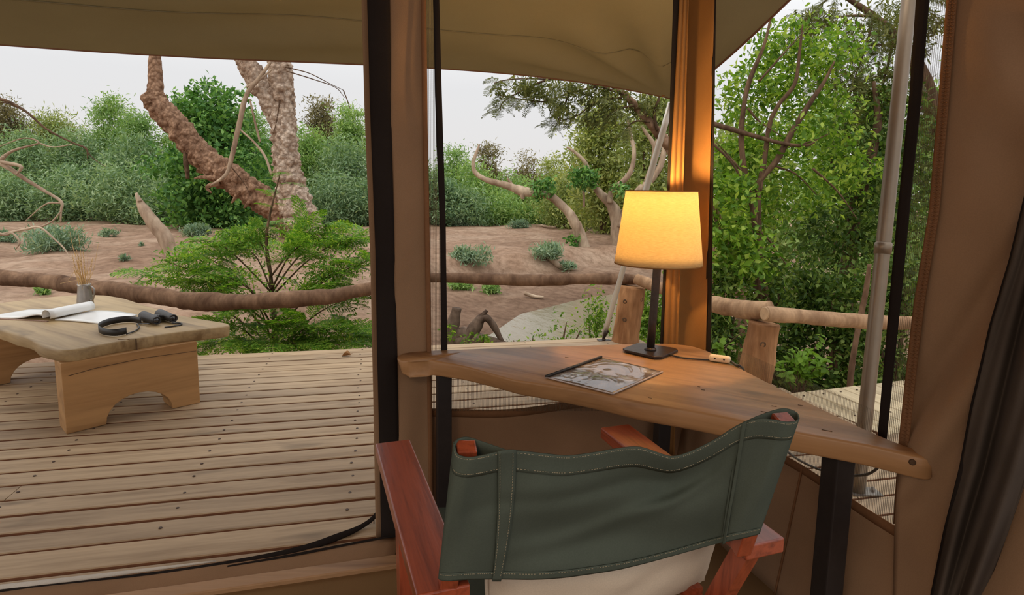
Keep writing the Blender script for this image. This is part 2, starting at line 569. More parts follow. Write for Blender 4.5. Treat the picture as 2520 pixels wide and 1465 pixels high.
def grid(fn, nu, nv):
    vs = [fn(i / (nu - 1), j / (nv - 1)) for j in range(nv) for i in range(nu)]
    fs = [(j * nu + i, j * nu + i + 1, (j + 1) * nu + i + 1, (j + 1) * nu + i) for j in range(nv - 1) for i in range(nu - 1)]
    return vs, fs

def smooth_loop(pts, step=0.02, it=3):
    """evenly spaced, softened closed outline"""
    P = np.array(pts + [pts[0]], dtype=float)
    seg = np.hypot(*np.diff(P, axis=0).T)
    t = np.concatenate([[0], np.cumsum(seg)])
    n = int(t[-1] / step)
    u = np.linspace(0, t[-1], n, endpoint=False)
    Q = np.stack([np.interp(u, t, P[:, 0]), np.interp(u, t, P[:, 1])], 1)
    for _ in range(it):
        Q = 0.25 * np.roll(Q, 1, 0) + 0.5 * Q + 0.25 * np.roll(Q, -1, 0)
    return Q

def slab(outline, top, bottom_fn=None, th=0.06, edge=0.012):
    """thick plank from a closed outline (world x, y); the underside is pulled in by bottom_fn"""
    n = len(outline)
    cx = sum(p[0] for p in outline) / n
    cy = sum(p[1] for p in outline) / n
    vs, fs = [], []
    levels = [(0.0, edge), (edge * 0.35, edge * 0.3), (edge, 0.0), (th - edge, 0.0), (th - edge * 0.3, edge * 0.35), (th, edge)]
    # inward offset along the outline normal
    nr = []
    for i in range(n):
        a, b = Vector(outline[i - 1][:2]), Vector(outline[(i + 1) % n][:2])
        t = (b - a).normalized()
        nn = Vector((-t.y, t.x))
        if nn.dot(Vector((cx, cy)) - Vector(outline[i][:2])) < 0:
            nn = -nn
        nr.append(nn)
    for h, ins in levels:
        for i in range(n):
            k = ins + (bottom_fn(i) * h / th if bottom_fn else 0)
            p = Vector(outline[i][:2]) + nr[i] * k
            vs.append(Vector((p.x, p.y, top - h)))
    for l in range(len(levels) - 1):
        for i in range(n):
            j = (i + 1) % n
            fs.append((l * n + i, (l + 1) * n + i, (l + 1) * n + j, l * n + j))
    fs.append(tuple(range(n)))
    fs.append(tuple((len(levels) - 1) * n + i for i in range(n - 1, -1, -1)))
    return vs, fs

def leaf_mesh(name, mat, parent, cen, direc, nrm, length, width, stuff=True):
    """many small folded leaves as one mesh: cen, direc, nrm are (n, 3) arrays"""
    n = len(cen)
    d = direc / (np.linalg.norm(direc, axis=1)[:, None] + 1e-9)
    s = np.cross(d, nrm); s /= np.linalg.norm(s, axis=1)[:, None] + 1e-9
    up = np.cross(s, d)
    L, W = length[:, None], width[:, None]
    org = np.array(ORG[parent.name])
    base = cen - d * L * 0.5 - org
    v = np.empty((n, 4, 3))
    v[:, 0] = base
    v[:, 1] = base + d * L * 0.45 + s * W * 0.5 + up * W * 0.18
    v[:, 2] = base + d * L
    v[:, 3] = base + d * L * 0.45 - s * W * 0.5 + up * W * 0.18
    me = bpy.data.meshes.new(name)
    me.vertices.add(n * 4)
    me.vertices.foreach_set('co', v.reshape(-1))
    k = np.arange(n)[:, None] * 4
    tri = np.concatenate([k, k + 1, k + 2, k, k + 2, k + 3], axis=1).reshape(-1)
    me.loops.add(n * 6)
    me.loops.foreach_set('vertex_index', tri.astype(np.int32))
    me.polygons.add(n * 2)
    me.polygons.foreach_set('loop_start', np.arange(0, n * 6, 3, dtype=np.int32))
    me.polygons.foreach_set('loop_total', np.full(n * 2, 3, dtype=np.int32))
    me.materials.append(mat)
    me.update(calc_edges=True)
    o = bpy.data.objects.new(name, me)
    COL.objects.link(o)
    o.parent = parent
    ORG[o.name] = ORG[parent.name]
    if stuff:
        o['kind'] = 'stuff'
    return o

def unit(n):
    v = rng.normal(size=(n, 3))
    return v / np.linalg.norm(v, axis=1)[:, None]

def crown_points(blobs, n, clump=0.25, per=40, shell=0.55):
    """leaf centres clumped inside ellipsoids: blobs = [(centre, (rx, ry, rz)), ...]"""
    w = np.array([(b[1][0] * b[1][1] * b[1][2]) ** (2 / 3) for b in blobs])
    w /= w.sum()
    nc = max(4, n // per)
    bi = rng.choice(len(blobs), nc, p=w)
    cs = np.array([tuple(b[0]) for b in blobs])[bi]
    rs = np.array([b[1] for b in blobs])[bi]
    rad = shell + (1 - shell) * rng.random(nc) ** 0.6
    c = cs + unit(nc) * rs * rad[:, None]
    idx = rng.integers(0, nc, n)
    p = c[idx] + rng.normal(size=(n, 3)) * clump * (0.6 + 0.8 * rng.random(nc))[idx][:, None] * np.array((1, 1, 0.75))
    out = p - cs[idx]
    return p, out / (np.linalg.norm(out, axis=1)[:, None] + 1e-9)

def foliage(name, mat, parent, blobs, n, L, Wd, clump=0.25, per=40, shell=0.55, droop=0.0, zmin=None):
    p, out = crown_points(blobs, n, clump, per, shell)
    if zmin is not None:
        k = p[:, 2] > zmin
        p, out = p[k], out[k]
    m = len(p)
    d = unit(m) + out * 0.5 + np.array((0, 0, -droop))
    nrm = unit(m) + np.array((0, 0, 0.9)) + out * 0.3
    return leaf_mesh(name, mat, parent, p, d, nrm, L * (0.65 + 0.7 * rng.random(m)), Wd * (0.65 + 0.7 * rng.random(m)))

def pxpath(pts, d):
    return [at_d(p[0], p[1], p[2] if len(p) > 2 else d) for p in pts]

# ================================================================== LARGE STRUCTURE
# ------------------------------------------------------------------ ground and river
SHORE = np.array([(-7.5, -4), (-6.5, 2), (-5.0, 7), (-3.4, 11.8), (-1.1, 18.0), (-0.15, 21.1), (2.5, 24.4), (8, 29), (16, 33), (40, 45), (95, 70)], dtype=float)

def shore_s(x, y):
    best = np.full(x.shape, 1e9); sg = np.ones(x.shape)
    for a, b in zip(SHORE[:-1], SHORE[1:]):
        ab = b - a
        t = np.clip(((x - a[0]) * ab[0] + (y - a[1]) * ab[1]) / (ab @ ab), 0, 1)
        dx, dy = x - a[0] - t * ab[0], y - a[1] - t * ab[1]
        d = np.hypot(dx, dy)
        cr = ab[0] * (y - a[1]) - ab[1] * (x - a[0])
        k = d < best
        best = np.where(k, d, best); sg = np.where(k, np.sign(cr), sg)
    return best * sg

def sstep(a, b, x):
    t = np.clip((x - a) / (b - a), 0, 1)
    return t * t * (3 - 2 * t)

def gz(x, y):
    x = np.asarray(x, float); y = np.asarray(y, float)
    s = shore_s(x, y)
    wob = 0.6 * np.sin(x * 0.9 + y * 0.35) + 0.5 * np.sin(y * 0.8 - x * 0.5)
    far = -3.35 + 0.5 * sstep(-2.5, 0.6, s) + 0.35 * sstep(0.2, 3.0, s) + 0.9 * sstep(3.2 + wob * 0.4, 5.0 + wob * 0.4, s)
    bump = 0.10 * np.sin(x * 0.55 + 1.3) * np.sin(y * 0.42) + 0.06 * np.sin(x * 1.7 + y * 0.9) + 0.04 * np.sin(y * 2.3 - x * 1.1)
    far = far + bump * sstep(0.5, 5, s)
    far = far + 0.32 * np.exp(-((x + 11.0) ** 2 + (y - 31.5) ** 2) / 18.0)
    ye = y - 1.6 * np.clip(x - 2, 0, 8) - 0.8 * np.clip(x - 10, 0, 200)
    near = -1.25 - 3.0 * sstep(8.2, 12.0, ye) + 0.06 * np.sin(x * 2.1) * np.sin(y * 1.9)
    near = np.where(x < -3.0, near - 2.5 * sstep(-3.0, -5.5, x) , near)
    return np.maximum(far, near)

def gz1(x, y):
    return float(gz(np.array([x]), np.array([y]))[0])

gx = np.concatenate([np.linspace(-95, -30, 34)[:-1], np.linspace(-30, 20, 170)[:-1], np.linspace(20, 100, 40)])
gy = np.concatenate([np.linspace(-5, 8, 24)[:-1], np.linspace(8, 45, 150)[:-1], np.linspace(45, 150, 40)])
GX, GY = np.meshgrid(gx, gy)
GZ = gz(GX, GY)
nx, ny = len(gx), len(gy)
gfaces = [(j * nx + i, j * nx + i + 1, (j + 1) * nx + i + 1, (j + 1) * nx + i) for j in range(ny - 1) for i in range(nx - 1)]
ground = obj('ground', np.stack([GX, GY, GZ], -1).reshape(-1, 3), gfaces, M['sand'], origin=(0, 0, 0))
tag(ground, 'sandy river bank rising from brown water to the thicket', kind='structure')

def river_pt(u, v):
    return Vector((-18 + 100 * u, 2 + 66 * v, -3.0))
water = obj('water', *grid(river_pt, 40, 30), M['water'], origin=(0, 0, -3.0))
tag(water, 'muddy brown river below the deck', kind='structure')

# ------------------------------------------------------------------ deck
deck = empty('deck', (0, 3.5, 0)); tag(deck, 'deck of pale timber boards in front of the tent', kind='structure')
line_y = [1322, 1267, 1225, 1186, 1151, 1119.6, 1091.9, 1063, 1040.7, 1021, 998.8, 979.6, 962.5, 945, 928.9, 914.8, 901, 889, 877.7, 865.6, 855]
nline = sorted((at_z(924, y, 0.0) - W1P).dot(N) for y in line_y)
step0 = nline[1] - nline[0]
while nline[0] > -0.55:
    nline.insert(0, nline[0] - 0.14)
def tcoord(px, py):
    return (at_z(px, py, 0.0) - W1P).dot(U)
t_s1, t_s2 = tcoord(857, 1298), tcoord(407, 1292)
dstep = t_s1 - t_s2
jointA, jointB = tcoord(127, 1125), tcoord(52, 1196)
# right edge of the deck is cut on the skew between the two rail posts
EA, EB = at_z(1600, 850, 0), Vector((1.98, 4.22, 0))
n_join = (at_z(2150, 1075, 0) - W1P).dot(N)

def right_end(nc):
    if nc < n_join: return 4.2
    pa, pb = (EA - W1P).dot(N), (EB - W1P).dot(N)
    ta, tb = (EA - W1P).dot(U), (EB - W1P).dot(U)
    f = (nc - pb) / (pa - pb)
    return tb + (ta - tb) * max(0.0, min(1.0, f))

def plank(parent, p0, axis, side, L, w, th, mat, zt=0.0):
    me = bpy.data.meshes.new('plank')
    b = 0.004
    h = th
    prof = [(-w / 2 + b, 0), (w / 2 - b, 0), (w / 2, -b), (w / 2, -h), (-w / 2, -h), (-w / 2, -b)]
    vs = [(0, y, z) for y, z in prof] + [(L, y, z) for y, z in prof]
    k = len(prof)
    fs = [(i, (i + 1) % k, k + (i + 1) % k, k + i) for i in range(k)]
    fs = [tuple(reversed(f)) for f in fs] + [tuple(range(k)), tuple(range(2 * k - 1, k - 1, -1))]
    me.from_pydata(vs, [], fs)
    me.materials.append(mat)
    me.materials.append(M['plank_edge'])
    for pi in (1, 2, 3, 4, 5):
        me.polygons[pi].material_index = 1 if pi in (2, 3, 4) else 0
    o = bpy.data.objects.new('plank', me)
    COL.objects.link(o)
    o.parent = parent
    org = Vector(ORG[parent.name])
    o.location = Vector((p0.x, p0.y, zt)) - org
    o.rotation_euler = (0, 0, math.atan2(axis.y, axis.x))
    return o

sm = bpy.data.meshes.new('screw')
_b = bmesh.new()
bmesh.ops.create_cone(_b, cap_ends=True, segments=10, radius1=0.0075, radius2=0.0065, depth=0.003)
_b.to_mesh(sm); _b.free(); sm.materials.append(M['screw'])
def screw(parent, p):
    o = bpy.data.objects.new('screw', sm)
    COL.objects.link(o); o.parent = parent
    o.location = Vector((p.x, p.y, 0.0012)) - Vector(ORG[parent.name])

for i in range(len(nline) - 1):
    a, b = nline[i], nline[i + 1]
    nc, w = (a + b) / 2, (b - a) - rnd.uniform(0.015, 0.023)
    tl, tr = -6.5, right_end(nc)
    cuts = [tl]
    yl = at_z(127, 1125, 0.0)
    if abs(nc - (yl - W1P).dot(N)) < 0.07: cuts.append(jointA)
    elif abs(nc - (at_z(52, 1196, 0.0) - W1P).dot(N)) < 0.07: cuts.append(jointB)
    elif i % 3 == 0: cuts.append(-2.6 - (i * 0.37) % 1.1)
    if tr > 2.0 and i % 2: cuts.append(1.7 + (i % 5) * 0.16)
    cuts.append(tr)
    for c0, c1 in zip(cuts[:-1], cuts[1:]):
        p0 = W1P + N * nc + U * (c0 + 0.002)
        plank(deck, p0, U, N, c1 - c0 - 0.004, w, 0.040, M['deck'], rnd.uniform(-0.0015, 0.0015))
    if a > -0.05:
        for k in range(-3, 4):
            t = t_s1 + k * dstep + rnd.uniform(-0.012, 0.012)
            if tl < t < tr - 0.03:
                screw(deck, W1P + N * (nc + rnd.uniform(-0.012, 0.012)) + U * t)
jo = MB()
for k in range(-4, 5):
    t = t_s1 + k * dstep
    te = nline[-1] - 0.06
    if t > 1.3: te = n_join
    jo.add(bar(W1P + N * -0.5 + U * t + Z * -0.11, W1P + N * te + U * t + Z * -0.11, 0.06, 0.14))
jo.build('joist', M['trim_wood'], deck, smooth=False)
fas = W1P + N * (nline[-1] - 0.012)
obj('fascia_board', *bar(fas + U * -6.5 + Z * -0.12, fas + U * (right_end(nline[-1]) - 0.03) + Z * -0.12, 0.03, 0.17), M['deck'], deck, smooth=False)
for k, (tt, nn) in enumerate([(-5.5, 0.2), (-5.5, 2.6), (-2.5, 2.6), (0.6, 2.6), (-2.5, 0.2), (0.6, 0.2), (2.6, 0.3)]):
    q = W1P + U * tt + N * nn
    obj('deck_post', *tube([(q.x, q.y, gz1(q.x, q.y) - 0.2), (q.x, q.y, -0.17)], 0.07, 10), M['post'], deck)

# side walkway, boards at right angles
walk = empty('walkway', (2.4, 3.8, 0)); tag(walk, 'narrow boarded walkway beside the tent below the log rail', kind='structure')
WF0, WF1 = at_z(1958, 966, 0), at_z(2225, 935, 0)
wd = Vector((0.33, -0.944, 0)).normalized()
wu = (WF1 - WF0).normalized()
for k in range(14):
    p = WF0 + wu * (0.075 + 0.158 * (k - 0.4))
    nn = (p - W1P).dot(N)
    L = (nn - n_join - 0.02) / abs(wd.dot(N))
    ed = rnd.uniform(0.146, 0.150)
    plank(walk, p, wd, None, L, ed, 0.03, M['deck_side'], -0.004 + rnd.uniform(-.002, .002))
    for fr in (0.1, 0.62):
        screw(walk, p + wd * (L * fr) + wu * rnd.uniform(-.02, .02))

# ------------------------------------------------------------------ tent floor
fl = MB()
def floor_pt(u, v):
    p = W1P + U * (-5.0 + 6.42 * u) - N * (0.180 + 4.6 * v)
    return Vector((p.x, p.y, 0.006))
floor = obj('floor', *grid(floor_pt, 3, 3), M['floor_in'], origin=(0, 0, 0.0)); tag(floor, 'brown groundsheet floor inside the tent', kind='structure')
sill_a, sill_b = at_z(440, 1467, 0.0), at_z(965, 1392, 0.0)
sd = (sill_b - sill_a).normalized()
trim = obj('trim_1', *bar(sill_a - sd * 1.5 + Z * 0.012, sill_b + sd * 0.9 + Z * 0.012, 0.062, 0.022), M['trim_wood'], smooth=False)
bevel(trim, 0.004); tag(trim, 'wooden sill batten along the tent doorway', kind='structure')

# ------------------------------------------------------------------ tent front wall
wallf = empty('wall_front', CORNER - U * 1.3); tag(wallf, 'tan canvas front wall of the tent with open doorway and net window', kind='structure')
YS = [-60, 300, 620, 860, 1100, 1330]
def strip(parent, name, mat, plane, ys, left, right, off=0.0, fold=None, nu=8, nv=24, th=0.003):
    def fn(u, v):
        y = ys[0] + (ys[-1] - ys[0]) * v
        l, r = np.interp(y, ys, left), np.interp(y, ys, right)
        o = off + (fold(u, v) if fold else 0)
        if plane is w1: o += 0.11 * max(0.0, (y - 880) / 450)      # the wall comes in towards its foot
        return plane(l + (r - l) * u, y, o)
    return solid(obj(name, *grid(fn, nu, nv), mat, parent), th)

wave = lambda amp, f, ph=0: (lambda u, v: amp * math.sin(v * f + ph + u * 2.0))
strip(wallf, 'canvas_strip', M['canvas'], w1, YS, [956, 962, 969, 975, 980, 984], [1043, 1048, 1055, 1058, 1062, 1064], 0.012,
      lambda u, v: 0.005 * math.sin(v * 17 + u * 3) * math.sin(u * 3.1) + 0.006 * math.sin(u * 5 + 1), 14, 40)
strip(wallf, 'canvas_edge', M['canvas'], w1, YS, [888, 898, 911, 916, 921, 925], [906, 914, 927, 930, 936, 942], -0.015, wave(0.003, 14), 4, 30)
strip(wallf, 'black_strap', M['black'], w1, YS, [902, 912, 924, 928, 934, 938], [958, 963, 971, 977, 982, 988], 0.02, lambda u, v: 0.004 * math.sin(v * 20) + 0.006 * math.sin(u * 3.14), 6, 40)
strip(wallf, 'stitched_hem', M['hem'], w1, YS, [1035, 1040, 1046, 1050, 1054, 1056], [1047, 1052, 1058, 1061, 1065, 1067], 0.018, lambda u, v: 0.004 * math.sin(u * 3.14), 5, 30)
strip(wallf, 'net_strap', M['black'], w1, [-60, 0, 200, 350, 560, 880, 1010], [1064, 1066, 1070, 1074, 1083, 1085, 1086], [1080, 1081, 1086, 1091, 1097, 1101, 1102], 0.004, wave(0.004, 9), 4, 30)
strip(wallf, 'net', M['net_front'], w1, [-60, 350, 860, 1012], [1046, 1052, 1060, 1062], [1072, 1080, 1092, 1094], 0.0, None, 3, 10, 0.0006)
strip(wallf, 'net', M['net_front'], w1, [905, 1012], [1090, 1090], [1640, 1640], -0.002, None, 12, 5, 0.0006)
VZ = 0.48
def val_front(u, v):
    p = W1P + U * (0.10 + 1.30 * u) + N * (0.012 * math.sin(u * 9) * v)
    top = VZ + 0.010 * math.sin(u * 11 + 1) - 0.012 * math.sin(u * 3.14)
    return Vector((p.x, p.y, top * (1 - v) + 0.004 * v))
solid(obj('valance', *grid(val_front, 40, 10), M['canvas_dark'], wallf), 0.003)
def val_hem(u, v):
    p = val_front(u, 0); q = W1P + U * (0.10 + 1.30 * u) - N * 0.004
    return Vector((q.x, q.y, p.z + 0.004 - 0.035 * v))
solid(obj('hem', *grid(val_hem, 40, 3), M['hem'], wallf), 0.003)
# corner post of folded canvas: one leg on the front wall, one on the side wall
YC = [-60, 0, 430, 860, 1120]
PXC = [1697, 1695, 1683, 1668, 1660]
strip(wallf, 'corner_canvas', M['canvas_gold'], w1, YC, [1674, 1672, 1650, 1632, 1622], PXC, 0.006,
      lambda u, v: 0.010 * abs(math.sin(u * 7.5)) + 0.003 * math.sin(v * 23), 22, 50)
strip(wallf, 'corner_strap', M['black'], w1, YC, [1659, 1657, 1643, 1624, 1612], [1676, 1674, 1652, 1637, 1626], 0.0, wave(0.003, 12), 4, 30)
# doorway zip, with the net wedge it closes on
zp = [(-40, 1459), (200, 1433), (420, 1407), (600, 1380), (740, 1352), (830, 1322), (890, 1296), (925, 1268), (943, 1230), (948, 1170), (945, 1110), (940, 1050)]
def zip_pt(p):
    q = at_plane(p[0], p[1], W1P - N * 0.005, N)
    if q.z < 0.012: q = at_z(p[0], p[1], 0.012)
    return q
obj('door_zip', *tube([zip_pt(p) for p in zp], [0.006, 0.007, 0.009, 0.013, 0.018, 0.02, 0.013, 0.012, 0.012, 0.011, 0.01, 0.008], 8, 60, flat=0.5), M['black'], wallf)
def wedge(u, v):
    px = 800 + (985 - 800) * u
    top = np.interp(px, [800, 830, 890, 925, 985], [1334, 1322, 1296, 1270, 1240])
    return at_plane(px, top + (1350 - 30 * u - top) * v, W1P - N * 0.002, N)
solid(obj('net_wedge', *grid(wedge, 10, 5), M['net_front'], wallf), 0.0006)
zb = [at_z(x, y, 0.012) for x, y in ((560, 1397), (700, 1372), (850, 1343), (985, 1318))]
obj('sill_cord', *tube(zb, 0.007, 8, 20), M['black'], wallf)
def hem_pt(u, v):
    a = at_z(-60 + 590 * u, 1449 - 64 * u ** 0.95, 0.004)
    b = at_z(-60 + 590 * u, 1470 - 83 * u, 0.004)
    q = a.lerp(b, v)
    return Vector((q.x, q.y, 0.006 + 0.008 * math.sin(v * 3.14)))
solid(obj('pale_hem', *grid(hem_pt, 24, 5), M['white_hem'], wallf), 0.003)
# doorway apron of canvas inside
def apron(u, v):
    a = zip_pt((-40 + 1020 * u, np.interp(-40 + 1020 * u, [p[0] for p in zp[:8]] + [985], [p[1] for p in zp[:8]] + [1318]))) if False else at_z(-40 + 1030 * u, 1468 - 146 * u, 0.008)
    b = sill_a.lerp(sill_b, u * 1.55 - 0.55)
    q = a.lerp(b, v)
    return Vector((q.x, q.y, 0.013 + 0.003 * math.sin(u * 14) * math.sin(v * 3.1)))
solid(obj('apron', *grid(apron, 30, 5), M['canvas_dark'], wallf), 0.002)

# ------------------------------------------------------------------ tent side wall
walls = empty('wall_right', CORNER + W2D * 0.7); tag(walls, 'tan canvas side wall of the tent with net window', kind='structure')
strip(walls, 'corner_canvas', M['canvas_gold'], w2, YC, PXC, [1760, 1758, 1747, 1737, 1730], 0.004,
      lambda u, v: 0.004 * math.sin(u * 3.1) + 0.0035 * math.sin(v * 31 + u * 5) * u, 14, 60)
strip(walls, 'corner_strap', M['black'], w2, YC, [1757, 1756, 1746, 1733, 1727], [1763, 1762, 1755, 1749, 1744], 0.0, wave(0.003, 12), 3, 30)
strip(walls, 'net_strap', M['black'], w2, [-60, 0, 239, 478, 700, 1064, 1090], [2259, 2255, 2238, 2214, 2193, 2161, 2159], [2291, 2286, 2267, 2241, 2221, 2183, 2181], 0.004, wave(0.003, 10), 4, 30)
strip(walls, 'net', M['net_side'], w2, [-60, 478, 1064, 1290], [2270, 2225, 2172, 2150], [2340, 2295, 2222, 2205], 0.0, None, 4, 12, 0.0006)
def val_side(u, v):
    s = 1.24 * u
    p = CORNER + W2D * s + U * (0.012 * math.sin(u * 13) - 0.07 * v)
    return Vector((p.x, p.y, VZ * (1 - v) + 0.004 * v + 0.006 * math.sin(u * 9) * (1 - v)))
solid(obj('valance', *grid(val_side, 40, 12), M['canvas'], walls), 0.003)
def val_side_hem(u, v):
    p = val_side(u, 0) - U * 0.005
    return Vector((p.x, p.y, p.z + 0.003 - 0.03 * v))
solid(obj('hem', *grid(val_side_hem, 40, 3), M['hem'], walls), 0.003)
def side_net(u, v):
    p = CORNER + W2D * (0.35 + 0.80 * u)
    return Vector((p.x, p.y, VZ + 0.30 * v))
solid(obj('net', *grid(side_net, 8, 4), M['net_side'], walls), 0.0006)
sx = (val_side(0.62, 0) - val_side(0.62, 0))
obj('seam', *tube([val_side(0.60, v / 6) - U * 0.004 for v in range(7)], 0.004, 6, 14), M['hem'], walls)
YF = [-60, 260, 520, 740, 900, 1080, 1290, 1560]
FL = [2338, 2312, 2290, 2254, 2235, 2216, 2202, 2196]
def flap_fold(u, v):
    y = -60 + 1620 * v
    f = 0.020 * math.sin(u * 4.5 + v * 5) * u
    dgl = (u - (1.05 - (y - 620) / 560))
    f += 0.045 * math.exp(-(dgl / 0.16) ** 2) * (1 if 560 < y < 1250 else 0.5)
    f -= 0.030 * math.exp(-((dgl + 0.3) / 0.14) ** 2)
    f += 0.085 * max(0.0, (y - 1240) / 300)
    f += 0.010 * math.sin(v * 30 - u * 6) * (0.4 if y > 400 else 1.0) * u
    return f
strip(walls, 'flap', M['canvas'], w2, YF, FL, [2580] * 8, 0.012, flap_fold, 30, 70)
strip(walls, 'stitched_hem', M['hem'], w2, YF[:7], [x - 3 for x in FL[:7]], [x + 22 for x in FL[:7]], 0.020, lambda u, v: 0.0035 * abs(math.sin(u * 6.28)), 9, 60)
# stitches of the double seam
st = MB()
for y in range(-10, 1300, 9):
    for k, o in enumerate((5, 15)):
        xx = np.interp(y, YF, FL) + o
        a = w2(xx - 3.5, y - 1.0, 0.027); b = w2(xx + 3.5, y + 1.5, 0.027)
        st.add(bar(a, b, 0.0022, 0.0022))
tag(st.build('stitching', M['stitch'] if False else M['hem'], walls, smooth=False), kind='stuff')
# black drape gathered beside the flap
DY = [380, 480, 640, 800, 1000, 1150, 1300, 1480]
DL = [2560, 2528, 2490, 2442, 2395, 2368, 2330, 2294]
DR = [2640, 2640, 2630, 2610, 2580, 2535, 2485, 2415]
drape = empty('drape', w2(2420, 1400, 0.07))
tag(drape, 'black blanket-like door curtain gathered diagonally beside the tan tent flap', 'curtain')
def dr_fold(u, v):
    return 0.024 * math.sin(u * 9.5 + 1.2 * math.sin(v * 3)) + 0.010 * math.sin(u * 21 + v * 6) + 0.03 * math.sin(u * 3.14)
def dr_fn(u, v):
    y = DY[0] + (DY[-1] + 60 - DY[0]) * v
    l, r = np.interp(y, DY, DL), np.interp(y, DY, DR)
    if y > DY[-1]:
        l, r = DL[-1] - (y - DY[-1]) * 0.2, DR[-1] - (y - DY[-1]) * 0.4
    return w2(l + (r - l) * u, y, 0.075 + dr_fold(u, v))
solid(obj('curtain_fabric', *grid(dr_fn, 40, 60), M['drape'], drape), 0.004)
def dr_lip(u, v):
    y = DY[0] + (DY[-1] + 40 - DY[0]) * v
    l = np.interp(y, DY, DL)
    return w2(l - 6 + 20 * u, y, 0.085 + 0.008 * math.sin(v * 20))
solid(obj('curtain_hem', *grid(dr_lip, 4, 50), M['black'], drape), 0.004)
# ceiling of the tent
def ceil_pt(u, v):
    p = W1P + U * (-4.6 + 6.3 * u) - N * (-0.05 + 3.6 * v)
    return Vector((p.x, p.y, 2.42 + 0.35 * math.sin(v * 1.57)))
ceiling = solid(obj('ceiling', *grid(ceil_pt, 12, 12), M['canvas'], origin=(0, 0, 2.4)), 0.003)
tag(ceiling, 'tan canvas tent ceiling', kind='structure')

# ------------------------------------------------------------------ flysheet (awning)
KC = at_d(1652, 243, 4.5)
awn = empty('flysheet', (KC.x - 2.5, KC.y - 1.0, 2.1)); tag(awn, 'olive canvas flysheet sloping over the deck outside the tent', 'awning')
def fly_pt(a, b):
    e = 1 - math.exp(-a / 0.55)
    z = KC.z + 0.13 * (1 - math.exp(-a / 1.1)) - 0.010 * a + (1 - e) * 0.125 * b * b + e * (0.17 * b + 0.02 * b * b)
    z += 0.02 * math.sin(a * 1.4) * math.exp(-b)
    # creases running into the corner
    r = math.hypot(a, b) + 1e-6
    ang = math.atan2(b, a)
    z += 0.034 * math.sin(ang * 17) * math.exp(-((r - 0.8) / 0.55) ** 2) * min(1, b * 4) * min(1, a * 4)
    z += 0.020 * math.sin((a * 0.6 + b * 2.2) * 5.0) * math.exp(-((a - 2.6) / 0.8) ** 2) * min(1, b * 3)
    # the edges are cut in a shallow curve
    p = KC - U * a + W2D * b
    p = p - N * (0.10 * math.sin(min(1, a / 6.5) * 3.14)) * math.exp(-b * 2)
    p = p - U * (0.14 * math.sin(min(1, b / 3.0) * 3.14)) * math.exp(-a * 2)
    return Vector((p.x, p.y, z))
solid(obj('canvas_sheet', *grid(lambda u, v: fly_pt(7.5 * u ** 1.25, 3.2 * v ** 1.15), 140, 70), M['fly'], awn), 0.003)
obj('edge_hem', *tube([fly_pt(a, 0.008) for a in np.linspace(0, 7.5, 60)], 0.007, 6, 60), M['fly_hem'], awn)
obj('edge_hem', *tube([fly_pt(0.005, b) for b in np.linspace(0, 3.2, 40)], 0.007, 6, 40), M['fly_hem'], awn)
obj('seam', *tube([fly_pt(a, 0.62) - Z * 0.004 for a in np.linspace(0.02, 7.4, 90)], 0.007, 6, 90, flat=0.35), M['fly'], awn)
obj('corner_patch', [at_d(1628, 240, 4.42), at_d(1634, 206, 4.42), at_d(1662, 184, 4.42), at_d(1662, 222, 4.42)], [(0, 1, 2, 3)], M['canvas_gold'], awn, False)

# ================================================================== LOG RAIL
def ground_clear(o): return o

def log(name, pts, rad, label, cat='rail', seg=16, n=60, knot=0.12, kscale=4.0, group=None, mat='rail'):
    P = [Vector(p) for p in pts]
    o = obj(name, *tube(P, rad, seg, n, knot, kscale), M[mat])
    tag(o, label, cat, group)
    return o
RZ = 0.0
log('rail_log', [at_d(-200, 640, 5.9), at_d(0, 682, 5.75), at_d(120, 694, 5.65), at_d(250, 711, 5.5), at_d(380, 729, 5.38), at_d(500, 742, 5.3), at_d(640, 741, 5.25), at_d(790, 732, 5.25), at_d(880, 716, 5.25), at_d(990, 694, 5.3)],
    [0.075, 0.075, 0.075, 0.075, 0.078, 0.08, 0.073, 0.07, 0.058, 0.05], 'long sagging bark-stripped log rail behind the coffee table and jug', seg=24, n=170, knot=0.24, kscale=4.5)
log('rail_log', [at_d(980, 688, 5.36), at_d(1100, 683, 5.40), at_d(1220, 688, 5.44), at_d(1330, 690, 5.47), at_d(1450, 686, 5.5), at_d(1572, 688, 5.52)],
    [0.042, 0.045, 0.052, 0.056, 0.056, 0.05], 'dark thin log rail above the river seen through the net window', seg=18, n=90, knot=0.16)
log('rail_log', [at_d(1566, 686, 5.40), at_d(1600, 700, 5.30), at_d(1680, 728, 5.0), at_d(1770, 752, 4.65), at_d(1840, 763, 4.42), at_d(1895, 762, 4.28)],
    [0.05, 0.055, 0.06, 0.066, 0.07, 0.066], 'pale log rail running behind the lit corner canvas between two posts', mat='rail_pale', seg=18, n=70, knot=0.16)
rc = log('rail_log', [at_d(1882, 772, 4.10), at_d(1930, 775, 4.14), at_d(2040, 785, 4.22), at_d(2160, 793, 4.30), at_d(2300, 797, 4.38), at_d(2420, 800, 4.45)],
    [0.052, 0.054, 0.056, 0.052, 0.05, 0.048], 'log rail with a sawn round end, above the side walkway', mat='rail_pale', seg=18, n=70, knot=0.14)
cax = (at_d(1882, 772, 4.10) - at_d(1930, 775, 4.14)).normalized()
obj('sawn_end', *lathe([(0.0001, 0.006), (0.044, 0.006), (0.05, 0.0)], at_d(1882, 772, 4.10), 16, cax, False), M['rail_end'], rc, False)

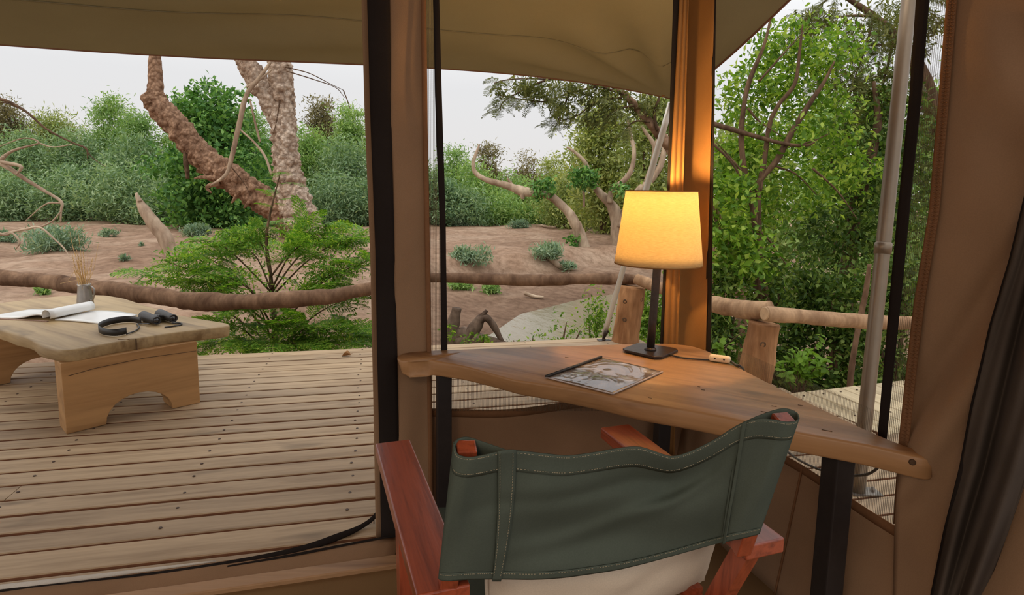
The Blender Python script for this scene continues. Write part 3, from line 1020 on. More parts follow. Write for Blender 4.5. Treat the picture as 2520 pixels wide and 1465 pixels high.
def post(pxt, pyt, pxb, d, w, label, zb=-0.17):
    top = at_d(pxt, pyt, d); bt = at_d(pxb, 900, d)
    k = (zb - top.z) / (bt.z - top.z)
    bot = top + (bt - top) * k
    o = empty('rail_post', bot)
    tag(o, label, 'post')
    obj('trunk', *tube([bot, bot.lerp(top, 0.35) , bot.lerp(top, 0.7), top], [w * 1.02, w, w * 0.96, w * 0.92], 22, 40, 0.10, 3.5), M['post'], o)
    for _ in range(3):
        f = rnd.uniform(0.45, 0.85); a = rnd.uniform(3.6, 5.6)
        c = bot.lerp(top, f) + Vector((math.cos(a), math.sin(a), 0)) * w * 0.93
        obj('knot', *lathe([(0.026, -0.008), (0.02, 0.006), (0.010, 0.006), (0.004, -0.002)], c, 12, Vector((math.cos(a), math.sin(a), 0))), M['bark_twig'], o)
    return o
post(1558, 706, 1528, 5.46, 0.125, 'leaning stout log post at the deck corner beyond the lamp')
post(1880, 795, 1862, 4.28, 0.118, 'stout knotted log post rising behind the desk on the walkway side')
post(985, 705, 985, 5.34, 0.085, 'log post hidden behind the door strip, carrying both front rails')

# aluminium tent poles
pb, pt_ = at_z(2110, 1212, 0.0), at_d(2241, -40, 2.95)
pole = empty('tent_pole', pb); tag(pole, 'upright aluminium tent pole standing on the walkway outside the side window', 'pole')
pv = (pt_ - pb)
obj('tube', *tube([pb, pb + pv * 0.5, pb + pv * 1.06], 0.032, 24, 30), M['alu'], pole)
obj('collar', *lathe([(0.037, 0), (0.037, 0.05), (0.033, 0.055)], pb + pv * 0.47, 24, pv), M['alu'], pole)
obj('foot_plate', *frame_box(pb + X * 0.03 + Z * 0.004, X, Y, Z, 0.14, 0.08, 0.006), M['zinc'], pole, False)
obj('bolt', *lathe([(0.011, 0), (0.011, 0.012), (0.006, 0.022)], pb + X * 0.072 + Z * 0.006, 6), M['zinc'], pole, False)
qb, qt = at_z(1486, 838, 0.0), Vector((KC.x, KC.y, KC.z - 0.03))
pole2 = empty('prop_pole', qb); tag(pole2, 'slanting thin aluminium pole propping the flysheet corner', 'pole')
obj('tube', *tube([qb + Z * 0.05, qt], 0.024, 20, 12), M['alu_bright'], pole2)
obj('foot', *tube([qb, qb + Z * 0.03, qb + (qt - qb) * 0.05], [0.02, 0.014, 0.024], 12, 6), M['iron'], pole2)
obj('foot_plate', *frame_box(qb + Z * 0.003, U, N, Z, 0.12, 0.06, 0.006), M['iron'], pole2, False)

# ================================================================== DESK
DZ, DT = 0.74, 0.062
dk_px = [(972, 881), (978, 873), (992, 868), (1018, 865), (1062, 862), (1200, 857), (1400, 851), (1530, 847), (1640, 845), (1700, 850), (1745, 864), (1800, 894), (1850, 920),
         (1950, 971), (2050, 1018), (2130, 1056), (2200, 1086), (2260, 1108), (2294, 1116), (2308, 1123), (2307, 1131), (2290, 1132), (2246, 1121), (2137, 1096), (2050, 1081), (1962, 1065),
         (1850, 1041), (1760, 1022), (1688, 1008), (1591, 993), (1461, 966), (1363, 950), (1265, 937), (1217, 923), (1135, 900), (1054, 886), (1008, 890), (984, 889)]
dk = [at_z(x, y, DZ) for x, y in dk_px]
dks = smooth_loop([(p.x, p.y) for p in dk], 0.018, 4)
desk = empty('desk', (0.5, 2.2, 0)); tag(desk, 'triangular live-edge wooden desk slab on black steel legs in the tent corner', 'desk')
def undercut(i):
    x = dks[i][0]
    tip = 0.022 * math.exp(-(np.hypot(*(dks[i] - dks[dks[:, 0].argmin()])) / 0.05) ** 2)
    return tip + 0.012 * math.sin(x * 9) * 0.5 + (0.03 * math.exp(-((x + 0.05) / 0.2) ** 2) if dks[i][1] < 2.28 else 0.0)
obj('desktop', *slab([tuple(p) for p in dks], DZ, undercut, DT, 0.008), M['desk'], desk)
def desk_leg(px, py, w):
    p = at_z(px, py, DZ - DT)
    m = MB().add(frame_box((p.x, p.y, (DZ - DT + 0.0) / 2 + 0.004), U, N, Z, w, w, DZ - DT - 0.008))
    o = bevel(m.build('leg', M['steel_black'], desk, False), 0.004)
    f = obj('foot_plate', *frame_box((p.x, p.y, 0.01), U, N, Z, w * 1.7, w * 1.7, 0.008), M['steel_black'], o, False)
    return p
L1 = desk_leg(1092, 918, 0.058)
L2 = desk_leg(2066, 1104, 0.062)
L3p = Vector((0.66, 2.44, 0))
m = MB().add(frame_box((L3p.x, L3p.y, (DZ - DT) / 2), U, N, Z, 0.056, 0.056, DZ - DT - 0.004))
bevel(m.build('leg', M['steel_black'], desk, False), 0.004)
# knots and cracks of the slab are small sunk plugs
for x, y, s in ((1395, 880, 5), (1880, 1014, 6), (1905, 1000, 5), (1945, 1010, 9), (2035, 1060, 9), (1970, 998, 5), (1730, 960, 4), (1720, 952, 3), (1600, 980, 4)):
    c = at_z(x, y, DZ + 0.0006)
    obj('crack', *frame_box(c, Vector((math.cos(DESK_ROT), math.sin(DESK_ROT), 0)), Vector((-math.sin(DESK_ROT), math.cos(DESK_ROT), 0)), Z, s * 0.003, 0.003, 0.0012), M['bark_twig'], desk, False)
for x, y in ((2246, 1139), (2277, 1136)):
    c = at_d(x, y, at_z(x, 1118, DZ).y - 0.01)
    obj('knot', *lathe([(0.009, -0.003), (0.006, 0.003), (0.002, 0.0)], c, 10, Vector((-0.4, -0.9, 0))), M['bark_twig'], desk)

# ------------------------------------------------------------------ lamp
LB = at_z(1600, 869, DZ)
lamp = empty('table_lamp', LB); tag(lamp, 'lit table lamp with cream linen shade on black iron base, on the desk', 'lamp')
bx = [at_z(1527, 867, DZ), at_z(1571, 851, DZ), at_z(1674, 866, DZ), at_z(1622, 889, DZ)]
bxs = []
for i in range(4):
    a, b = bx[i], bx[(i + 1) % 4]
    bxs += [a.lerp(b, 0.12), a.lerp(b, 0.5), a.lerp(b, 0.88)]
obj('base', *slab([(p.x, p.y) for p in bxs], DZ + 0.014, None, 0.010, 0.002), M['iron'], lamp, False)
for q in bx:
    c = q.lerp(LB, 0.3)
    obj('foot', *lathe([(0.012, 0), (0.012, 0.005)], Vector((c.x, c.y, DZ + 0.0005)), 10), M['rubber'], lamp, False)
obj('stem', *tube([LB + Z * 0.012, LB + Z * 0.42 + X * 0.014, LB + Z * 0.56 + X * 0.016], [0.0165, 0.0165, 0.012], 16, 8), M['iron'], lamp)
obj('collar', *lathe([(0.026, 0), (0.022, 0.008), (0.018, 0.012)], LB + Z * 0.013, 18), M['iron'], lamp)
SCN = at_d(1619, 655, LB.y)
SHX, SHB, SHT = SCN.x, DZ + 0.375, DZ + 0.668
prof = [(0.174 + (0.1395 - 0.174) * k / 8, SHB + (SHT - SHB) * k / 8) for k in range(9)]
sh = solid(obj('shade', *lathe(prof, (SHX, LB.y, 0), 56, Z, False), M['shade'], lamp), 0.0025)
for r, h in ((0.1745, SHB), (0.140, SHT)):
    pts = [(SHX + r * math.cos(a), LB.y + r * math.sin(a), h) for a in np.linspace(0, 2 * math.pi, 41)]
    obj('shade_rim', *tube(pts, 0.0028, 6, 80, cap=False), M['canvas_gold'], sh)
sp = MB()
for a in (0.3, 2.4, 4.5):
    sp.add(bar((SHX, LB.y, SHT - 0.02), (SHX + 0.138 * math.cos(a), LB.y + 0.138 * math.sin(a), SHT - 0.004), 0.003, 0.003))
sp.build('shade_spider', M['iron'], lamp, False)
obj('socket', *lathe([(0.018, 0), (0.02, 0.02), (0.018, 0.06)], (SHX, LB.y, DZ + 0.545), 16), M['iron'], lamp)
obj('bulb', *lathe([(0.012, -0.028), (0.02, -0.012), (0.026, 0.004), (0.022, 0.02), (0.010, 0.03), (0.001, 0.033)], (SHX, LB.y, SHT - 0.055), 16), M['bulb'], lamp)
# flex with its inline switch
SW = at_z(1771, 892, DZ)
cbl = [LB + Vector((0.05, -0.02, 0.006)), at_z(1680, 881, DZ + 0.006), at_z(1745, 886, DZ + 0.006), SW + Z * 0.012]
obj('flex', *tube(cbl, 0.0035, 8, 24), M['rubber'], lamp)
cb2 = [SW + Vector((0.035, -0.02, 0.012)), at_z(1812, 899, DZ + 0.006), at_z(1822, 902, DZ + 0.003), at_d(1832, 920, 2.40), at_d(1845, 1010, 2.42), at_d(1930, 1105, 2.35),
       at_d(1990, 1145, 2.1), at_d(2060, 1168, 1.95), at_d(2120, 1170, 1.86), at_d(2150, 1160, 1.80), at_d(2166, 1140, 1.76), at_d(2172, 1100, 1.75)]
obj('flex', *tube(cb2, 0.0045, 8, 70), M['rubber'], lamp)
sax = (at_z(1797, 895, DZ) - at_z(1745, 888, DZ)).normalized()
swb = obj('switch', *frame_box(SW + Z * 0.015, sax, Vector((-sax.y, sax.x, 0)), Z, 0.082, 0.032, 0.026), M['switch'], lamp, False)
bevel(swb, 0.010, 4)
for s in (-0.017, 0.017):
    obj('screw', *lathe([(0.004, 0), (0.003, 0.002)], SW + sax * s + Z * 0.017 + Vector((sax.y, -sax.x, 0)) * 0.0155, 10, Vector((sax.y, -sax.x, 0))), M['screw'], swb, False)

# ------------------------------------------------------------------ laminated sheet
ls = [at_z(x, y, DZ + 0.002) for x, y in ((1343, 931), (1480, 882), (1630, 917), (1508, 972))]
lam = empty('laminated_sheet', (ls[0] + ls[2]) / 2 - Z * 0.002); tag(lam, 'glossy laminated information sheet with a dark slide binder, lying on the desk', 'sheet')
def lam_pt(u, v):
    p = ls[0].lerp(ls[1], v).lerp(ls[3].lerp(ls[2], v), u)
    return Vector((p.x, p.y, DZ + 0.0035 + 0.004 * math.sin(u * 3.1) * (0.5 + 0.5 * math.sin(v * 9)) ))
solid(obj('page', *grid(lam_pt, 24, 24), M['laminate'], lam), 0.0012)
obj('slide_binder', *tube([ls[0] + Z * 0.006, ls[1] + Z * 0.006], 0.0052, 8, 3), M['rubber'], lam)
bd = MB()
bd.add(bar(ls[0] + Z * 0.003, ls[3] + Z * 0.003, 0.006, 0.0025)); bd.add(bar(ls[3] + Z * 0.003, ls[2] + Z * 0.003, 0.006, 0.0025))
bd.build('border', plain_mat('pale_border', lin((170, 150, 140)), 0.3), lam, False)

# ================================================================== CHAIR
CB = Vector((0.20, 1.18, 0))
cf, cr = Vector((-0.33, 0.944, 0)).normalized(), Vector((0.944, 0.33, 0)).normalized()
def ch(r, f, z):
    return CB + cr * r + cf * f + Z * z
chair = empty('safari_chair', ch(0, 0.3, 0)); tag(chair, 'red-brown wooden folding armchair with dark green canvas back, pulled up to the desk', 'chair')
ARM_Z = 0.66
BL0, BR0 = ch(-0.345, -0.04, 0.665), ch(0.365, -0.125, 0.665)
crb = (BR0 - BL0).normalized()
cfb = Vector((-crb.y, crb.x, 0))
BP0 = (BL0 + BR0) / 2
BP1 = BP0 - cfb * 0.10 + Z * 0.31
bn = (BP1 - BP0).normalized().cross(crb).normalized()
if bn.dot(cf) < 0: bn = -bn
rl0, rl1 = at_z(1842, 1345, 0.63), at_z(1772, 1465, 0.47)
for s, r, f0, f1, tpx, bpx in ((-1, -0.356, -0.055, 0.635, (1148, 1097), (1104, 1428)), (1, 0.335, -0.118, 0.545, (1930, 1027), (1836, 1314))):
    a = bevel(obj('armrest', *frame_box(ch(r, (f0 + f1) / 2, ARM_Z - 0.0175), cf, cr, Z, f1 - f0, 0.102, 0.035), M['chair'], chair, False), 0.004, 3)
    pt, pb_ = at_plane(*tpx, BP0, bn), at_plane(*bpx, BP0, bn)
    pb_ = pt + (pb_ - pt) * ((pt.z - 0.645) / (pt.z - pb_.z))
    bevel(obj('back_post', *bar(pt, pb_, 0.034, 0.030, cfb), M['chair_post'], chair, False), 0.003)
    if s > 0:
        l0, l1 = rl0, rl1
    else:
        l0, l1 = [ch(-((q - CB).dot(cr)) - 0.02, (q - CB).dot(cf) + 0.07, q.z) for q in (rl0, rl1)]
    l1 = l0 + (l1 - l0) * (l0.z / (l0.z - l1.z))
    obj('leg', *bar(l0, l1, 0.034, 0.045, cf), M['chair_post'], chair, False)
    obj('leg', *bar(ch(r, f1 - 0.17, ARM_Z - 0.035), ch(r, f1 - 0.24, 0.0), 0.032, 0.062, cf), M['chair_post'], chair, False)
    obj('side_rail', *bar(ch(s * 0.300, f0 + 0.17, 0.42), ch(s * 0.300, f1 - 0.03, 0.42), 0.03, 0.045), M['chair'], chair, False)
    obj('bolt', *lathe([(0.016, 0), (0.016, 0.003), (0.009, 0.004), (0.009, 0.012), (0.004, 0.014)], ch(r, f1 - 0.185, 0.545) + (cr * 0.0 - cf * 0.031), 12, -cf), M['zinc'], chair)
for f in (0.12, 0.56):
    obj('cross_brace', *bar(ch(-0.30, f, 0.42), ch(0.30, f, 0.05), 0.03, 0.045, cf), M['chair'], chair, False)
    obj('cross_brace', *bar(ch(0.30, f + 0.032, 0.42), ch(-0.30, f + 0.032, 0.05), 0.03, 0.045, cf), M['chair'], chair, False)
def seat_pt(u, v):
    r = -0.305 + 0.61 * u
    return ch(r, 0.10 + 0.52 * v, 0.448 - 0.05 * math.sin(u * 3.14) * (0.7 + 0.3 * math.sin(v * 3.14)))
solid(obj('seat', *grid(seat_pt, 16, 12), M['green_canvas'], chair), 0.004)
# canvas back: sheet between the posts plus a sleeve round each post
topx = [(1117, 1090), (1124, 1117), (1152, 1126), (1185, 1122), (1251, 1109), (1340, 1117), (1400, 1122), (1470, 1113), (1530, 1103), (1575, 1101), (1620, 1115), (1655, 1124), (1700, 1112), (1760, 1082), (1819, 1045), (1865, 1032), (1905, 1034), (1935, 1039), (1958, 1037), (1966, 1029)]
botx = [(1080, 1424), (1086, 1428), (1110, 1429), (1150, 1426), (1200, 1425), (1240, 1425), (1310, 1426), (1380, 1422), (1450, 1413), (1520, 1402), (1580, 1388), (1640, 1372), (1690, 1358), (1740, 1344), (1775, 1336), (1800, 1330), (1825, 1325), (1850, 1319), (1862, 1316), (1868, 1313)]
NB = 120
tp, bt_ = spline(topx, NB + 1), spline(botx, NB + 1)
OU = [0, .03, .06, .105, .17, .21, .40, .55, .68, .76, .82, .87, .93, .97, 1]
OF = [0, -.018, -.026, -.030, -.020, -.008, .022, .030, .015, -.008, -.022, -.030, -.026, -.018, 0]
def edge_pt(tl, bl, u, v):
    i = u * NB; k = min(NB - 1, int(i)); f = i - k
    t = tl[k] * (1 - f) + tl[k + 1] * f
    b = bl[k] * (1 - f) + bl[k + 1] * f
    return t * (1 - v) + b * v
def back_pt(u, v, off=0.0):
    q = edge_pt(tp, bt_, u, v)
    mid = max(0.0, math.sin(max(0, min(1, (u - 0.2) / 0.56)) * 3.14159))
    bul = float(np.interp(u, OU, OF)) * (1.0 - 0.25 * v)
    fold = mid * (0.010 * math.sin((u * 1.1 - v * 1.9) * 6.0 + 0.6) + 0.009 * math.sin((v * 2.2 + u * 2.4) * 3.6)) - 0.014 * math.exp(-((v - 0.72 + 0.95 * (u - 0.30)) / 0.07) ** 2) * mid + 0.010 * math.exp(-((v - 0.36 + 0.5 * (u - 0.3)) / 0.06) ** 2) * math.exp(-((u - 0.4) / 0.2) ** 2)
    fold += (1 - mid) * 0.004 * math.sin(v * 7 + u * 30)
    return at_plane(q[0], q[1], BP0 + bn * (bul + fold - off), bn)
solid(obj('canvas_back', *grid(back_pt, 150, 36), M['green_canvas'], chair), 0.003)
# the far side of each sleeve, closing round the post
def loop_part(top, bot, offs):
    tl, bl = spline(top, NB + 1), spline(bot, NB + 1)
    us = np.linspace(0, 1, len(offs))
    def fn(u, v):
        q = edge_pt(tl, bl, u, v)
        return at_plane(q[0], q[1], BP0 + bn * float(np.interp(u, us, offs)), bn)
    return solid(obj('sleeve', *grid(fn, 30, 20), M['green_canvas'], chair), 0.003)
loop_part([(1117, 1090), (1130, 1080), (1152, 1077), (1190, 1089), (1251, 1110)], [(1080, 1424), (1090, 1420), (1115, 1416), (1150, 1418), (1240, 1424)], [0, .016, .024, .014, -.003])
loop_part([(1966, 1029), (1960, 1016), (1938, 1007), (1912, 1009), (1865, 1025), (1819, 1046)], [(1868, 1313), (1862, 1312), (1850, 1312), (1830, 1316), (1805, 1322), (1775, 1334)], [0, .016, .024, .024, .012, -.004])
for h0, h1 in ((0.0, 0.16), (0.945, 1.0)):
    solid(obj('hem', *grid(lambda u, v: back_pt(u, h0 + (h1 - h0) * v, 0.0030), 150, 6), M['green_canvas'], chair), 0.0022)
def seam_strip(u0, w, lean, name='seam_band'):
    return solid(obj(name, *grid(lambda u, v: back_pt(u0 + w * u + lean * v, 1.02 * v - 0.004, 0.0055), 5, 40), M['green_canvas'], chair), 0.003)
seam_strip(0.192, 0.030, 0.035)
seam_strip(0.745, 0.012, 0.0)
sm_ = MB()
for v in (0.14, 0.018, 0.96):
    for k in range(190):
        u = 0.02 + k * 0.0051
        if u > 0.985 or (k % 7 == 3): continue
        sm_.add(bar(back_pt(u, v, 0.0055), back_pt(u + 0.0028, v, 0.0055), 0.0008, 0.0008))
for u0 in (0.196, 0.218):
    for k in range(44):
        v = 0.02 + k * 0.022
        uu = u0 + 0.035 * v
        sm_.add(bar(back_pt(uu, v, 0.008), back_pt(uu, min(1, v + 0.011), 0.008), 0.0008, 0.0008))
tag(sm_.build('stitching', M['stitch'], chair, False), kind='stuff')

# ------------------------------------------------------------------ cushion
cush = empty('seat_cushion', ch(0.04, 0.16, 0.42)); tag(cush, 'cream linen cushion propped on the green chair seat behind its back', 'cushion')
def pillow(c, ax, ay, az, sx, sy, sz, n=26):
    vs, fs = [], []
    for side in (1, -1):
        for j in range(n):
            for i in range(n):
                u, v = -1 + 2 * i / (n - 1), -1 + 2 * j / (n - 1)
                e = max(0.0, (1 - abs(u) ** 2.6)) ** 0.5 * max(0.0, (1 - abs(v) ** 2.6)) ** 0.5
                k = 1 - 0.06 * (abs(u * v)) ** 0.5 - 0.05 * (1 - abs(u) ** 2) * abs(v) ** 4 - 0.05 * (1 - abs(v) ** 2) * abs(u) ** 4
                wr = 0.012 * noise.noise(Vector((u * 3.2, v * 3.2, side * 2.0))) * e + 0.006 * math.sin(u * 9 + v * 3) * abs(v) ** 3 * e
                vs.append(Vector(c) + ax * (u * k * sx / 2) + ay * (v * k * sy / 2) + az * (side * e * sz / 2 + wr))
        o = 0 if side == 1 else n * n
        for j in range(n - 1):
            for i in range(n - 1):
                q = (o + j * n + i, o + j * n + i + 1, o + (j + 1) * n + i + 1, o + (j + 1) * n + i)
                fs.append(q if side == 1 else tuple(reversed(q)))
    return vs, fs
pu = (Z * 0.985 - cf * 0.15).normalized()
pn = cr.cross(pu)
obj('cushion_cover', *pillow(ch(0.075, 0.095, 0.575), cr, pu, pn, 0.64, 0.38, 0.17), M['cushion'], cush)
obj('piping', *tube([ch(0.075, 0.095, 0.575) + cr * (0.302 * math.cos(a) * (1 / max(abs(math.cos(a)), abs(math.sin(a)))) ** 0.8) + pu * (0.176 * math.sin(a) * (1 / max(abs(math.cos(a)), abs(math.sin(a)))) ** 0.8) for a in np.linspace(0, 6.283, 49)], 0.004, 6, 100, cap=False), M['cushion'], cush)

# ================================================================== COFFEE TABLE
TZ, TT = 0.48, 0.075
tb_px = [(168, 863), (140, 862), (110, 853), (61, 828), (0, 812)]
tb = [at_z(x, y, TZ) for x, y in tb_px] + [Vector((-3.55, 3.93, 0)), Vector((-4.05, 4.2, 0)), Vector((-4.2, 4.5, 0))] + [at_z(x, y, TZ) for x, y in ((0, 746), (100, 733), (200, 725), (265, 727), (310, 735), (360, 752), (430, 773), (500, 786), (560, 795), (570, 800), (560, 803), (409, 821), (340, 832), (287, 841))]
tbs = smooth_loop([(p.x, p.y) for p in tb], 0.03, 2)
table = empty('coffee_table', (-2.9, 4.0, 0)); tag(table, 'low rustic slab coffee table with arched plank legs on the deck', 'table')
obj('tabletop', *slab([tuple(p) for p in tbs], TZ, lambda i: 0.008 * math.sin(i * 0.5), TT, 0.012), M['table'], table)
def arch_leg(p0, dirv, L, th, hgt):
    nr = Vector((-dirv.y, dirv.x, 0))
    prof = [(0, 0)]
    for k in range(0, 13):
        a = math.pi * k / 12
        xx = L * 0.52 - L * 0.25 * math.cos(a)
        prof.append((xx, 0.004 + 0.150 * math.sin(a) ** 0.95))
    prof += [(L, 0), (L, hgt), (0, hgt)]
    vs, fs = [], []
    for s in (0, 1):
        for x, z in prof:
            q = p0 + dirv * x + nr * (th * s) + Z * z
            vs.append(q)
    n = len(prof)
    for i in range(n):
        j = (i + 1) % n
        fs.append((i, j, n + j, n + i))
    fs.append(tuple(range(n - 1, -1, -1))); fs.append(tuple(range(n, 2 * n)))
    return vs, fs
g0, g1 = at_z(164, 1070, 0), at_z(493, 992, 0)
gd = (g1 - g0).normalized()
leg1 = bevel(obj('leg', *arch_leg(g0, gd, (g1 - g0).length, 0.17, TZ - TT + 0.006), M['table_leg'], table, False), 0.004)
cn = Vector((gd.y, -gd.x, 0)) * 0.0012
for xa, za, xb, zb_ in ((0.03, 0.335, 0.16, 0.352), (0.16, 0.352, 0.40, 0.362), (0.40, 0.362, 0.70, 0.350)):
    obj('crack', *bar(g0 + gd * xa + cn + Z * za, g0 + gd * xb + cn + Z * zb_, 0.002, 0.003), M['bark_twig'], leg1, False)
g2 = g0 + Vector((-1.16, 0.70, 0))
bevel(obj('leg', *arch_leg(g2, gd, 0.72, 0.17, TZ - TT + 0.006), M['table_leg'], table, False), 0.004)
obj('stretcher', *bar(g0.lerp(g2, 0.06) + gd * 0.35 + Z * 0.33, g2.lerp(g0, 0.02) + gd * 0.35 + Z * 0.33, 0.05, 0.08), M['table_leg'], table, False)
obj('crack', *bar(at_z(290, 836, TZ + 0.001), at_z(334, 834, TZ + 0.001), 0.004, 0.003), M['bark_twig'], table, False)
ce = at_z(334, 833.5, TZ); 
obj('crack', *bar(ce + Vector((0.003, -0.003, 0.0)), ce + Vector((0.004, -0.004, -TT)), 0.006, 0.006), M['bark_twig'], table, False)

# jug with dry grass
JB = at_z(211, 757, TZ)
jug = empty('zinc_jug', JB); tag(jug, 'small zinc jug holding dry grass stalks on the coffee table', 'jug')
jp = [(0.053, 0.0), (0.056, 0.004), (0.052, 0.06), (0.045, 0.12), (0.040, 0.165), (0.043, 0.18), (0.040, 0.18), (0.037, 0.165), (0.042, 0.12), (0.048, 0.06), (0.05, 0.006)]
obj('body', *lathe(jp, JB, 28), M['zinc'], jug)
hd = Vector((0.95, -0.3, 0)).normalized()
obj('handle', *tube([JB + hd * 0.040 + Z * 0.150, JB + hd * 0.066 + Z * 0.168, JB + hd * 0.096 + Z * 0.152, JB + hd * 0.102 + Z * 0.12, JB + hd * 0.090 + Z * 0.085, JB + hd * 0.074 + Z * 0.058, JB + hd * 0.050 + Z * 0.062], 0.0065, 8, 30, flat=0.5), M['zinc'], jug)
obj('spout', *tube([JB - hd * 0.036 + Z * 0.165, JB - hd * 0.054 + Z * 0.184], [0.012, 0.009], 10, 4, flat=0.6), M['zinc'], jug)
gr = empty('dry_grass', JB + Z * 0.01); tag(gr, 'bunch of dry straw-coloured grass stalks standing in the zinc jug', 'grass')
for k in range(42):
    a, lean = rnd.uniform(0, 6.28), abs(rnd.gauss(0, 0.10))
    ln = rnd.uniform(0.22, 0.42)
    b = JB + Vector((rnd.uniform(-0.02, 0.02), rnd.uniform(-0.02, 0.02), 0.012))
    t = Vector((math.cos(a) * lean, math.sin(a) * lean, 1)).normalized()
    mid = b + t * ln * 0.55; tip = b + t * ln + Vector((math.cos(a), math.sin(a), 0)) * lean * 0.10
    m = MB().add(tube([b, mid, tip], [0.0016, 0.0014, 0.0007], 5, 8))
    for q in range(4):
        s = mid.lerp(tip, 0.55 + q * 0.13)
        m.add(tube([s, s + (tip - mid).normalized() * 0.022 + Vector((rnd.uniform(-1, 1), rnd.uniform(-1, 1), 0)) * 0.004], [0.0022, 0.0006], 4, 3))
    m.build('stalk', M['straw'], gr)
for x0, y0, x1, y1 in ((196, 690, 148, 698), (190, 665, 168, 690), (228, 672, 242, 600), (180, 610, 172, 570), (196, 600, 190, 562)):
    b = JB + Z * 0.17
    obj('stalk', *tube([b, at_d(x0, y0, JB.y), at_d(x1, y1, JB.y - 0.05)], [0.0018, 0.0016, 0.001], 5, 10), M['straw'], gr)

# open magazine
mag = empty('magazine', at_z(180, 790, TZ)); tag(mag, 'open glossy magazine with one page curled over, on the coffee table', 'magazine')
zt = TZ
L00, L01 = at_z(-40, 782, zt), at_z(118, 789, zt)
L10, L11 = at_z(80, 762, zt), at_z(215, 768, zt)
def left_page(u, v):
    p = L00.lerp(L01, u).lerp(L10.lerp(L11, u), v)
    return Vector((p.x, p.y, zt + 0.006 + 0.030 * math.exp(-((u - 0.85) / 0.22) ** 2) + 0.008 * u))
solid(obj('page_block', *grid(left_page, 24, 8), M['paper'], mag), 0.010, -1)
R00, R01 = at_z(135, 789, zt), at_z(255, 799, zt)
R10, R11 = at_z(225, 767, zt), at_z(338, 776, zt)
def right_page(u, v):
    p = R00.lerp(R01, u).lerp(R10.lerp(R11, u), v)
    return Vector((p.x, p.y, zt + 0.008 + 0.012 * math.sin(u * 3.1) * (0.5 + 0.5 * v) - 0.003 * u))
solid(obj('page_block', *grid(right_page, 20, 10), M['paper'], mag), 0.008, -1)
ca, cb_ = at_z(112, 792, zt), at_z(222, 768, zt)
ax_ = (cb_ - ca).normalized(); sd_ = Vector((ax_.y, -ax_.x, 0))
def curl(u, v):
    a = -0.6 + 4.4 * u
    r = 0.036
    return ca + ax_ * ((cb_ - ca).length * v) + sd_ * (-math.cos(a) * r + 0.01) + Z * (r + 0.008 + math.sin(a) * r)
solid(obj('curled_page', *grid(curl, 26, 8), M['paper'], mag), 0.0015)
obj('cover_edge', *bar(at_z(0, 786, zt) + Z * 0.003, at_z(118, 792, zt) + Z * 0.003, 0.012, 0.005), M['paper_edge'], mag, False)

# binoculars
bin_ = empty('binoculars', at_z(385, 800, TZ)); tag(bin_, 'black binoculars with a broad neck strap lying on the coffee table', 'binoculars')
ba = (at_z(398, 803, TZ) - at_z(345, 784, TZ)).normalized()
bs = Vector((-ba.y, ba.x, 0))
c0 = at_z(372, 797, TZ) + Z * 0.036
for k, off in enumerate((0.0, 0.098)):
    c = c0 + bs * off + ba * (-0.0 + 0.01 * k)
    br = obj('barrel', *lathe([(0.031, -0.125), (0.034, -0.12), (0.034, -0.07), (0.031, -0.03), (0.029, 0.02), (0.025, 0.045), (0.027, 0.055), (0.027, 0.10), (0.023, 0.104), (0.020, 0.094)], c, 24, ba), M['rubber'], bin_)
    obj('eyepiece', *lathe([(0.020, 0.093), (0.012, 0.097), (0.001, 0.099)], c, 20, ba, False), M['glass'], br)
    obj('objective', *lathe([(0.001, -0.1245), (0.030, -0.1235)], c, 20, ba, False), M['glass'], br)
obj('bridge', *bar(c0 + bs * 0.02 - ba * 0.02 + Z * 0.004, c0 + bs * 0.078 - ba * 0.02 + Z * 0.004, 0.07, 0.018), M['rubber'], bin_, False)
obj('focus_wheel', *lathe([(0.011, -0.015), (0.012, -0.01), (0.012, 0.012), (0.011, 0.016)], c0 + bs * 0.049 + ba * 0.01 + Z * 0.01, 16, ba), M['rubber'], bin_)
def ribbon(pts, w, n=40):
    P = spline([tuple(p) for p in pts], n)
    vs = []
    for p in P:
        vs += [p, p + np.array((0, 0, w))]
    return vs, [(2 * i, 2 * i + 2, 2 * i + 3, 2 * i + 1) for i in range(n - 1)]
stp = [at_z(348, 797, TZ + 0.004), at_z(320, 793, TZ + 0.004), at_z(280, 797, TZ + 0.004), at_z(252, 806, TZ + 0.004), at_z(243, 815, TZ + 0.004), at_z(255, 824, TZ + 0.004), at_z(285, 827, TZ + 0.004), at_z(312, 822, TZ + 0.004)]
solid(obj('neck_strap', *ribbon(stp, 0.042), M['rubber'], bin_), 0.003)
cd_ = [at_z(312, 822, TZ + 0.008), at_z(332, 815, TZ + 0.008), at_z(342, 806, TZ + 0.008), at_z(338, 798, TZ + 0.01), at_z(352, 797, TZ + 0.01), at_z(368, 797, TZ + 0.02)]
obj('strap_cord', *tube(cd_, 0.005, 8, 40, 0.3, 60), M['rubber'], bin_)
cd2 = [at_z(425, 796, TZ + 0.02), at_z(437, 795, TZ + 0.008), at_z(447, 797, TZ + 0.008), at_z(440, 801, TZ + 0.006), at_z(405, 806, TZ + 0.006)]
obj('strap_cord', *tube(cd2, 0.005, 8, 30, 0.3, 60), M['rubber'], bin_)

